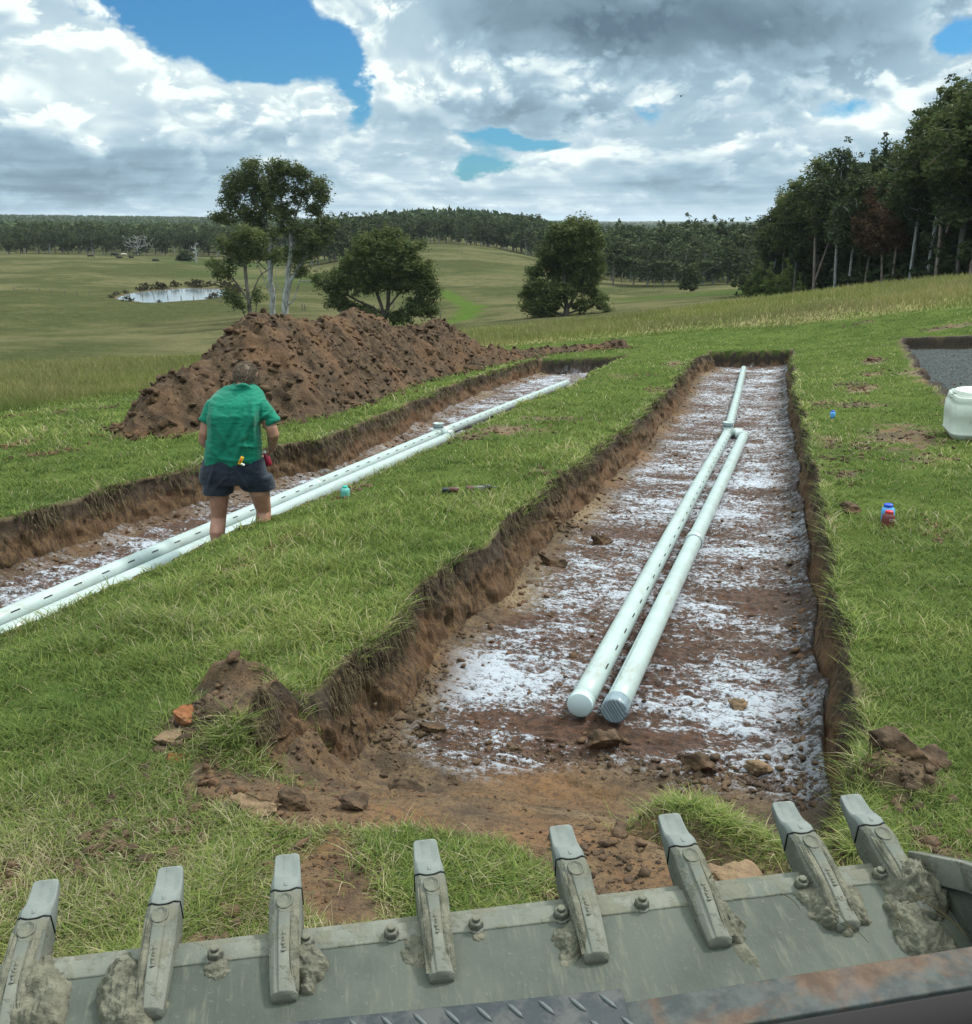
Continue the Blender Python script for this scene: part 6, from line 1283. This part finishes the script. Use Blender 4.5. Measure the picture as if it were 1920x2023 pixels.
# shirt
mb = MB()
T_ = [(459, 914, 55, .140, .02), (460, 893, 54, .142, .02), (462, 868, 51.5, .140, .02), (463, 840, 49.5, .142, .03), (465, 815, 51, .148, .05), (467, 799, 53, .146, .075), (469, 788, 52, .135, .09), (472, 778, 45, .115, .11), (475, 769, 34, .092, .13), (478, 765, 25, .080, .135), (480, 759, 19, .072, .140)]
loft(mb, [ring_px(*t[:3], t[3], t[4], tilt=(.05 if i < 5 else .25), p=2.6) for i, t in enumerate(T_)])
def sleeve(sh, el, e_px, cuff, r):
    d = (cuff - sh); tube(mb, [sh + np.array([0, 0, .005]), sh + d * .25, sh + d * .55, sh + d * .85, cuff], r, 22); dn_ = d / np.linalg.norm(d); tube(mb, [cuff - dn_ * .035, cuff - dn_ * .018, cuff + dn_ * .002], [r[-1] + .006, r[-1] + .009, r[-1] + .005], 22)
cuL, cuR = PP(405, 835, .045), PP(540, 838, .045)
sleeve(PP(424, 797, .085), elL, None, cuL, [.056, .060, .058, .053, .050]); sleeve(PP(512, 797, .085), elR, None, cuR, [.064, .070, .068, .064, .060])
tube(mb, [PP(463, 769, .12), PP(470, 763, .085), PP(480, 761, .072), PP(490, 763, .085), PP(498, 769, .12)], [.014, .017, .018, .017, .014], 12)
shirt = mb.build('shirt', MATS['green_cloth'], None); remesh(shirt, .0065, 5, .5)
Vv = get_co(shirt); Nv = get_no(shirt); x, y, z = Vv.T
def fold(ax, az_, bx, bz, w, h):
    ex, ez = bx - ax, bz - az_; t = np.clip(((x - ax) * ex + (z - az_) * ez) / (ex * ex + ez * ez), 0, 1); d = np.hypot(x - ax - t * ex, z - az_ - t * ez); return h * np.exp(-(d / w) ** 2) * np.sin(np.pi * np.clip(t * .8 + .12, 0, 1))
q = lambda px, py: PP(px, py)[[0, 2]]
D = np.zeros(len(x))
for a, b, w, h in (((510, 800), (470, 905), .016, .016), ((498, 775), (505, 870), .014, .015), ((488, 800), (440, 905), .018, -.014), ((425, 800), (425, 890), .018, .012), ((480, 840), (495, 895), .014, .014), ((430, 830), (470, 900), .014, .012), ((408, 870), (450, 905), .012, .012), ((500, 860), (450, 885), .012, -.010), ((512, 830), (535, 812), .010, .012), ((506, 842), (530, 826), .009, -.009), ((404, 810), (412, 830), .008, .009), ((470, 872), (515, 880), .010, .012), ((415, 898), (500, 905), .012, .010), ((418, 772), (505, 770), .006, .006), ((515,790),(520,830),.010,.010)):
    D += fold(*q(*a), *q(*b), w * 1.25, h * .95)
D += .011 * fbm(x * 7, z * 10, y * 5, oct=4, seed=201) + .003 * (1 - 2 * np.abs(fbm(x * 22, z * 40, y * 10, oct=2, seed=205)))
hem = PP(463, 914)[2]; flare = np.clip((PP(463, 895)[2] - z) / .1, 0, 1) * (np.abs(x) < .3); D += .004 * flare * np.sin(x * 34 + 1.0)
Vv = Vv + Nv * D[:, None]; set_co(shirt, Vv); shirt.parent = person
# shorts
mb = MB()
loft(mb, [ring_px(461, 905, 58, .140, .02), ring_px(461, 922, 62, .150, .02), ring_px(462, 940, 66, .150, .025), ring_px(463, 952, 66, .135, .03)])
loft(mb, [ring_px(434, 940, 32, .115, .02), ring_px(432, 958, 30, .112, .02), ring_px(431, 974, 28.5, .108, .02)]); loft(mb, [ring_px(500, 938, 36, .120, .04), ring_px(507, 954, 34, .115, .05), ring_px(511, 966, 32, .110, .06)])
shorts = mb.build('shorts', MATS['navy_cloth'], None); remesh(shorts, .0065, 5, .5); Vv = get_co(shorts); Nv = get_no(shorts); x, y, z = Vv.T
D = .008 * fbm(x * 8, z * 14, y * 6, oct=4, seed=211) + .003 * (1 - 2 * np.abs(fbm(x * 20, z * 26, y * 10, oct=2, seed=213)))
D += fold(*q(470, 915), *q(500, 965), .014, .012) + fold(*q(455, 935), *q(425, 965), .012, .010) - fold(*q(462, 915), *q(464, 945), .008, .010) + fold(*q(430, 920), *q(415, 960), .012, .009)
set_co(shorts, Vv + Nv * D[:, None]); shorts.parent = person
mb = MB()  # back pocket seams
for pts in ([(482, 917), (484, 930), (493, 934), (504, 928), (506, 914)], [(422, 917), (424, 930), (433, 934), (443, 928), (445, 916)]):
    tube(mb, [PP(px, py, -.128 + .02) + (0, -.005, 0) for px, py in pts], .0022, 6)
mb.build('pocket_seam', MATS['navy_cloth'], person)
# hair: tousled cap
mb = MB(); hs_ = ICO[4][0] * np.array([.084, .098, .112]); keepv = (hs_[:, 1] < .030 + .5 * hs_[:, 2]) 
nz = 1 + .06 * fbm(hs_[:, 0] * 30, hs_[:, 1] * 30, hs_[:, 2] * 12, oct=3, seed=221); hs_ = hs_ * nz[:, None] + np.array([0, -.006, .008]); F_h = ICO[4][1][keepv[ICO[4][1]].all(1)]
mb.add(Hc + hs_[:, :1] * hd_r + hs_[:, 1:2] * hd_f + hs_[:, 2:] * hd_u, F_h)
for k_ in range(1500):
    d = RNG.normal(0, 1, 3); d /= np.linalg.norm(d)
    if d[1] > .25 + .5 * d[2]: continue
    p = np.array([.084, .098, .112]) * d; fl = np.array([d[0] * .4, .15, -.7]) + RNG.normal(0, .35, 3); fl -= d * (fl @ d) * .8; fl /= np.linalg.norm(fl); L_ = RNG.uniform(.025, .055)
    pts = [p * 1.0, p * 1.06 + fl * L_ * .5, p * 1.06 + fl * L_ + d * RNG.uniform(0, .012)]; tube(mb, [HW(q_ + np.array([0, -.006, .008])) for q_ in pts], [.0022, .0020, .0005], 4)
mb.build('hair', material('brown_hair', lambda g, out: bsdf(g, (.125, .088, .060), .6, None, .4)), person)
tag(person, 'person seen from behind, green shirt and navy shorts, head bowed, in the left trench', 'person')
# level in the back pocket, pliers handle at the hip
def prop(name, label, cat, loc, rz=HD, group=None): r = empty(name, loc, rz); tag(r, label, cat, group); return r
def world_of(p): return np.array([pf[0], pf[1], PZ0]) + p[0] * RT + p[1] * FH + np.array([0, 0, p[2]])
kn = prop('utility_knife', 'yellow knife sticking out of the back pocket of the shorts', 'knife', tuple(world_of(PP(476, 910, -.150))))
mb = MB(); ax = [[.9, 0, -.43], [0, 1, 0], [.43, 0, .9]]; box(mb, (0, 0, 0), (.013, .007, .034), ax); o = mb.build('handle', material('yellow_plastic', lambda g, out: bsdf(g, (.75, .42, .02), .4)), kn, False); bevel(o, .004, 2)
mb = MB(); box(mb, (-.001, -.0085, .004), (.006, .0012, .018), ax); mb.build('grip', material('orange_plastic', lambda g, out: bsdf(g, (.55, .13, .02), .5)), kn, False)
mb = MB(); box(mb, (.012, 0, -.030), (.015, .009, .006), ax); o = mb.build('collar', material('white_plastic', lambda g, out: bsdf(g, (.70, .72, .66), .45)), kn, False); bevel(o, .002, 2)
gl = prop('glue_bottle', 'dark red bottle held low in the right hand beside the hip', 'bottle', tuple(world_of(PP(527, 906, .10))))
mb = MB(); lathe(mb, [(.001, -.055), (.024, -.055), (.026, -.050), (.026, .010), (.014, .030), (.012, .045)], (0, 0, 0), 20, [[1, 0, .3], [0, 1, 0], [-.3, 0, 1]]); mb.build('bottle_body', material('dark_red', lambda g, out: bsdf(g, (.22, .012, .03), .3)), gl)
mb = MB(); lathe(mb, [(.014, .042), (.014, .062), (.001, .063)], (0, 0, 0), 16, [[1, 0, .3], [0, 1, 0], [-.3, 0, 1]]); mb.build('cap', MATS['white_plastic'], gl)

# ------------------------------------------------------------------ things on the grass
def clear(name, col, tr=.75, rough=.15): return material(name, lambda g, out: bsdf(g, col, rough, None, .5, Transmission_Weight=tr))
def bottle(name, label, px, py, h, r, cap, bodym, capm, off=0.0, lean=(0, 0), shoulder=.72, liquid=None):
    p = hit(px, py, off); b = empty(name, (p[0], p[1], gz1(p[0], p[1]) - .004)); b.rotation_euler = (lean[0], lean[1], HD + .3); tag(b, label, 'bottle')
    mb = MB(); lathe(mb, [(.001, 0), (r * .9, 0), (r, .006), (r, h * .35), (r * .985, h * .38), (r, h * .42), (r, h * shoulder), (r * .86, h * (shoulder + .08)), (r * .58, h * .9), (r * .56, h * .93)], (0, 0, 0), 32); mb.build('bottle_body', MATS[bodym], b)
    mb = MB(); prof = [(r * .60, h * .885), (r * .64, h * .89)]; lathe(mb, [(cap * .97, h * .88), (cap, h * .885), (cap, h * 1.0), (cap * .93, h * 1.02), (.001, h * 1.02)], (0, 0, 0), 40); mb.build('cap', MATS[capm], b)
    if liquid: mb = MB(); lathe(mb, [(.001, .004), (r * .86, .004), (r * .94, .010), (r * .94, h * .55), (.001, h * .55)], (0, 0, 0), 28); mb.build('contents', MATS[liquid], b)
    return b
clear('teal_plastic', (.25, .75, .68), .55); material('teal_cap', lambda g, out: bsdf(g, (.01, .36, .28), .35)); material('teal_liquid', lambda g, out: bsdf(g, (.03, .22, .17), .3))
clear('blue_plastic', (.10, .32, .62), .4); material('blue_cap', lambda g, out: bsdf(g, (.02, .07, .50), .35)); material('red_body', lambda g, out: bsdf(g, (.13, .038, .032), .4)); material('red_cap', lambda g, out: bsdf(g, (.50, .03, .03), .35)); material('blue_body', lambda g, out: bsdf(g, (.10, .33, .66), .3))
bottle('primer_bottle', 'translucent teal bottle with green cap on the grass beside the left trench pipes', 682, 975, .105, .042, .024, 'teal_plastic', 'teal_cap', liquid='teal_liquid')
bottle('water_bottle', 'small blue bottle alone on the grass right of the main trench, far up', 1644, 826, .10, .036, .022, 'blue_body', 'blue_cap')
rb_ = bottle('solvent_bottle', 'reddish bottle with red cap, in front of a blue one on the right-hand grass', 1752, 1040, .135, .047, .030, 'red_body', 'red_cap', lean=(0, .06))
bottle('cement_bottle', 'pale blue bottle with blue cap, just behind the red-capped bottle', 1753, 1030, .150, .050, .033, 'blue_body', 'blue_cap', lean=(0, -.05))
def text_on(s_, parent, loc, rot, size, mat, bend_r=None):
    cu = bpy.data.curves.new('lettering', 'FONT'); cu.body = s_; cu.size = size; cu.extrude = .0004; cu.align_x = 'CENTER'; to_ = bpy.data.objects.new('lettering', cu); COL.objects.link(to_)
    dg = bpy.context.evaluated_depsgraph_get(); me = bpy.data.meshes.new_from_object(to_.evaluated_get(dg)); bpy.data.objects.remove(to_)
    if bend_r:
        for v_ in me.vertices: a_ = v_.co.x / bend_r; v_.co.x, v_.co.z = bend_r * math.sin(a_), bend_r * math.cos(a_) - bend_r + v_.co.z
    o = bpy.data.objects.new('lettering', me); me.materials.append(MATS[mat]); link(o, parent); o.location = loc; o.rotation_euler = rot; return o
material('pale_print', lambda g, out: bsdf(g, (.55, .45, .42), .6))
text_on('CPV', rb_, (0, -.0508, .066), (rad(90), 0, 0), .030, 'pale_print', .0508)
# cordless tools lying in the grass
material('tool_black', lambda g, out: bsdf(g, (.02, .024, .026), .5)); material('tool_red', lambda g, out: bsdf(g, (.085, .030, .028), .5)); material('tool_grey', lambda g, out: bsdf(g, (.13, .135, .13), .45))
def tool(px, py, L_, label, parts, rz=0.0):
    p = hit(px, py); t = empty('power_tool', (p[0], p[1], gz1(p[0], p[1]) + .012), HD + rz); tag(t, label, 'tool')
    for nm, mt, c, h in parts:
        mb = MB()
        if nm in ('motor_body', 'chuck', 'head'): tube(mb, [(c[0] - h[0], c[1], c[2]), (c[0] - h[0] * .8, c[1], c[2]), (c[0] + h[0] * .7, c[1], c[2]), (c[0] + h[0], c[1], c[2])], [h[1] * .7, h[1], h[1] * .95, h[1] * .6], 20); mb.build(nm, MATS[mt], t)
        else: box(mb, c, h); o = mb.build(nm, MATS[mt], t, False); bevel(o, min(h) * .45, 3)
    return t
tool(893, 975, .1, 'short black and red cordless tool at the left on the middle strip of grass', [('battery', 'tool_black', (-.055, 0, .022), (.032, .030, .024)), ('motor_body', 'tool_red', (.012, 0, .026), (.045, .026, .026)), ('handle', 'tool_grey', (.03, .03, .030), (.035, .012, .012))], .1)
tool(946, 973, .2, 'longer dark cordless tool with a pointed bit, right of the short red one', [('motor_body', 'tool_red', (-.075, 0, .026), (.045, .030, .030)), ('handle', 'tool_grey', (.0, .0, .030), (.055, .024, .022)), ('head', 'tool_black', (.075, 0, .038), (.040, .022, .022)), ('chuck', 'tool_grey', (.135, 0, .036), (.035, .006, .006))], .12)
mb = MB(); tube(mb, [(x_, .006 * math.sin(x_ * 60), .008) for x_ in np.linspace(-.045, .06, 10)], .004, 8); pL = hit(915, 977); o = mb.build('carry_strap', MATS['tool_black']); o.location = (pL[0], pL[1], gz1(pL[0], pL[1]) + .01); o.rotation_euler = (0, 0, HD); tag(o, 'short black strap lying in the grass between the two tools', 'strap')
# drum
def m_drum(g, out):
    tc = g.n('ShaderNodeTexCoord').outputs['Object']; n1 = g.noise(tc, 5, 6, .65); n2 = g.noise(g.v('MULTIPLY', tc, (14, 14, 4)), 1.0, 5, .7); n3 = g.noise(tc, 3.1, 3, .5)
    c = g.mix(g.ss(n1, .35, .65), (.50, .55, .49), (.42, .46, .39)); c = g.mix(g.m('MULTIPLY', g.ss(n2, .56, .72), .7), c, (.22, .20, .16))
    z = g.n('ShaderNodeSeparateXYZ', {0: tc}).outputs[2]; low = g.m('MULTIPLY', g.ss(z, .03, .11, 1.0, 0.0), g.ss(n3, .42, .58)); c = g.mix(g.m('MULTIPLY', low, .8), c, (.24, .12, .055))
    return bsdf(g, c, .5, bump(g, n1, .1, .01), .4)
material('drum_plastic', m_drum)
pd = hit(1932, 862); zc_ = (pd - CAM) @ FW; rD = 66 * zc_ / FP; hD = 94 * zc_ / FP / math.cos(rad(10)); drum = empty('plastic_drum', (pd[0], pd[1], gz1(pd[0], pd[1]) - .02), HD); tag(drum, 'grubby white plastic drum standing at the right edge by the gravel pit', 'drum')
print('drum', pd, rD, hD)
def sq_loft(mb, prof, n_=64):
    a_ = np.linspace(0, 2 * np.pi, n_, endpoint=False); ca, sa = np.cos(a_), np.sin(a_); p_ = 7; ux = np.sign(ca) * np.abs(ca) ** (2 / p_); uy = np.sign(sa) * np.abs(sa) ** (2 / p_); r0 = rad(-14)
    loft(mb, [np.stack([r * (ux * math.cos(r0) - uy * math.sin(r0)), r * (ux * math.sin(r0) + uy * math.cos(r0)), ux * 0 + z], 1) for r, z in prof])
rD *= .93; mb = MB(); sq_loft(mb, [(.001, 0), (rD * .80, 0), (rD * .86, .012), (rD * .93, .05), (rD * .985, .085), (rD * .985, .095), (rD * .97, .10), (rD * 1.0, hD * .5), (rD * .99, hD * .74), (rD * .95, hD * .76), (rD * .955, hD * .80), (rD * .93, hD * .90), (rD * .90, hD * .915), (rD * .86, hD * .92), (rD * .86, hD * .94)]); mb.build('drum_body', MATS['drum_plastic'], drum)
mb = MB(); lathe(mb, [(rD * .90, hD * .925), (rD * .905, hD * .935), (rD * .90, hD * .955), (rD * .87, hD * .96), (rD * .865, hD * .985), (rD * .83, hD * 1.0), (rD * .78, hD * .985), (.001, hD * .985)], (0, 0, 0), 72); mb.build('lid', MATS['drum_plastic'], drum)
mb = MB(); e = rD * 1.0; tube(mb, [(-e - .004, 0, hD * .84), (-e - .026, 0, hD * .88), (-e - .030, 0, hD * .92), (-e - .012, 0, hD * .935), (-e + .006, 0, hD * .91)], .008, 10); mb.build('handle_lug', MATS['drum_plastic'], drum)
mb = MB(); tube(mb, [(rD * 1.0 * math.sin(a_), -rD * 1.0 * math.cos(a_), hD * (.72 - .02 * math.sin(3 * a_))) for a_ in np.linspace(-.5, .2, 12)], .004, 6); mb.build('bail_handle', MATS['old_wood'], drum)
mb = MB(); rr_ = rD * 1.001; ca = np.linspace(0, 2 * np.pi, 24)
tube(mb, [(rr_ * math.sin(-.25 + .09 * math.cos(a_)), -rr_ * math.cos(-.25 + .09 * math.cos(a_)), hD * .52 + .022 * math.sin(a_)) for a_ in ca], .0022, 6, caps=False); mb.build('moulded_mark', MATS['drum_plastic'], drum)

# ------------------------------------------------------------------ air
hz_m = bpy.data.materials.new('haze'); hz_m.use_nodes = True; nt = hz_m.node_tree; nt.nodes.clear(); g = G(nt); out = nt.nodes.new('ShaderNodeOutputMaterial')
vol = g.n('ShaderNodeVolumePrincipled', {'Color': (.80, .90, 1.0, 1), 'Density': 0.00007, 'Anisotropy': .2}); nt.links.new(vol.outputs[0], out.inputs['Volume'])
mb = MB(); zlo = float(H.min()) - 1.0; box(mb, (0, 0, (zlo + 60) / 2), (12000, 12000, (60 - zlo) / 2)); hz = mb.build('haze', hz_m, None, False); tag(hz, kind='stuff'); hz_m.cycles.homogeneous_volume = True
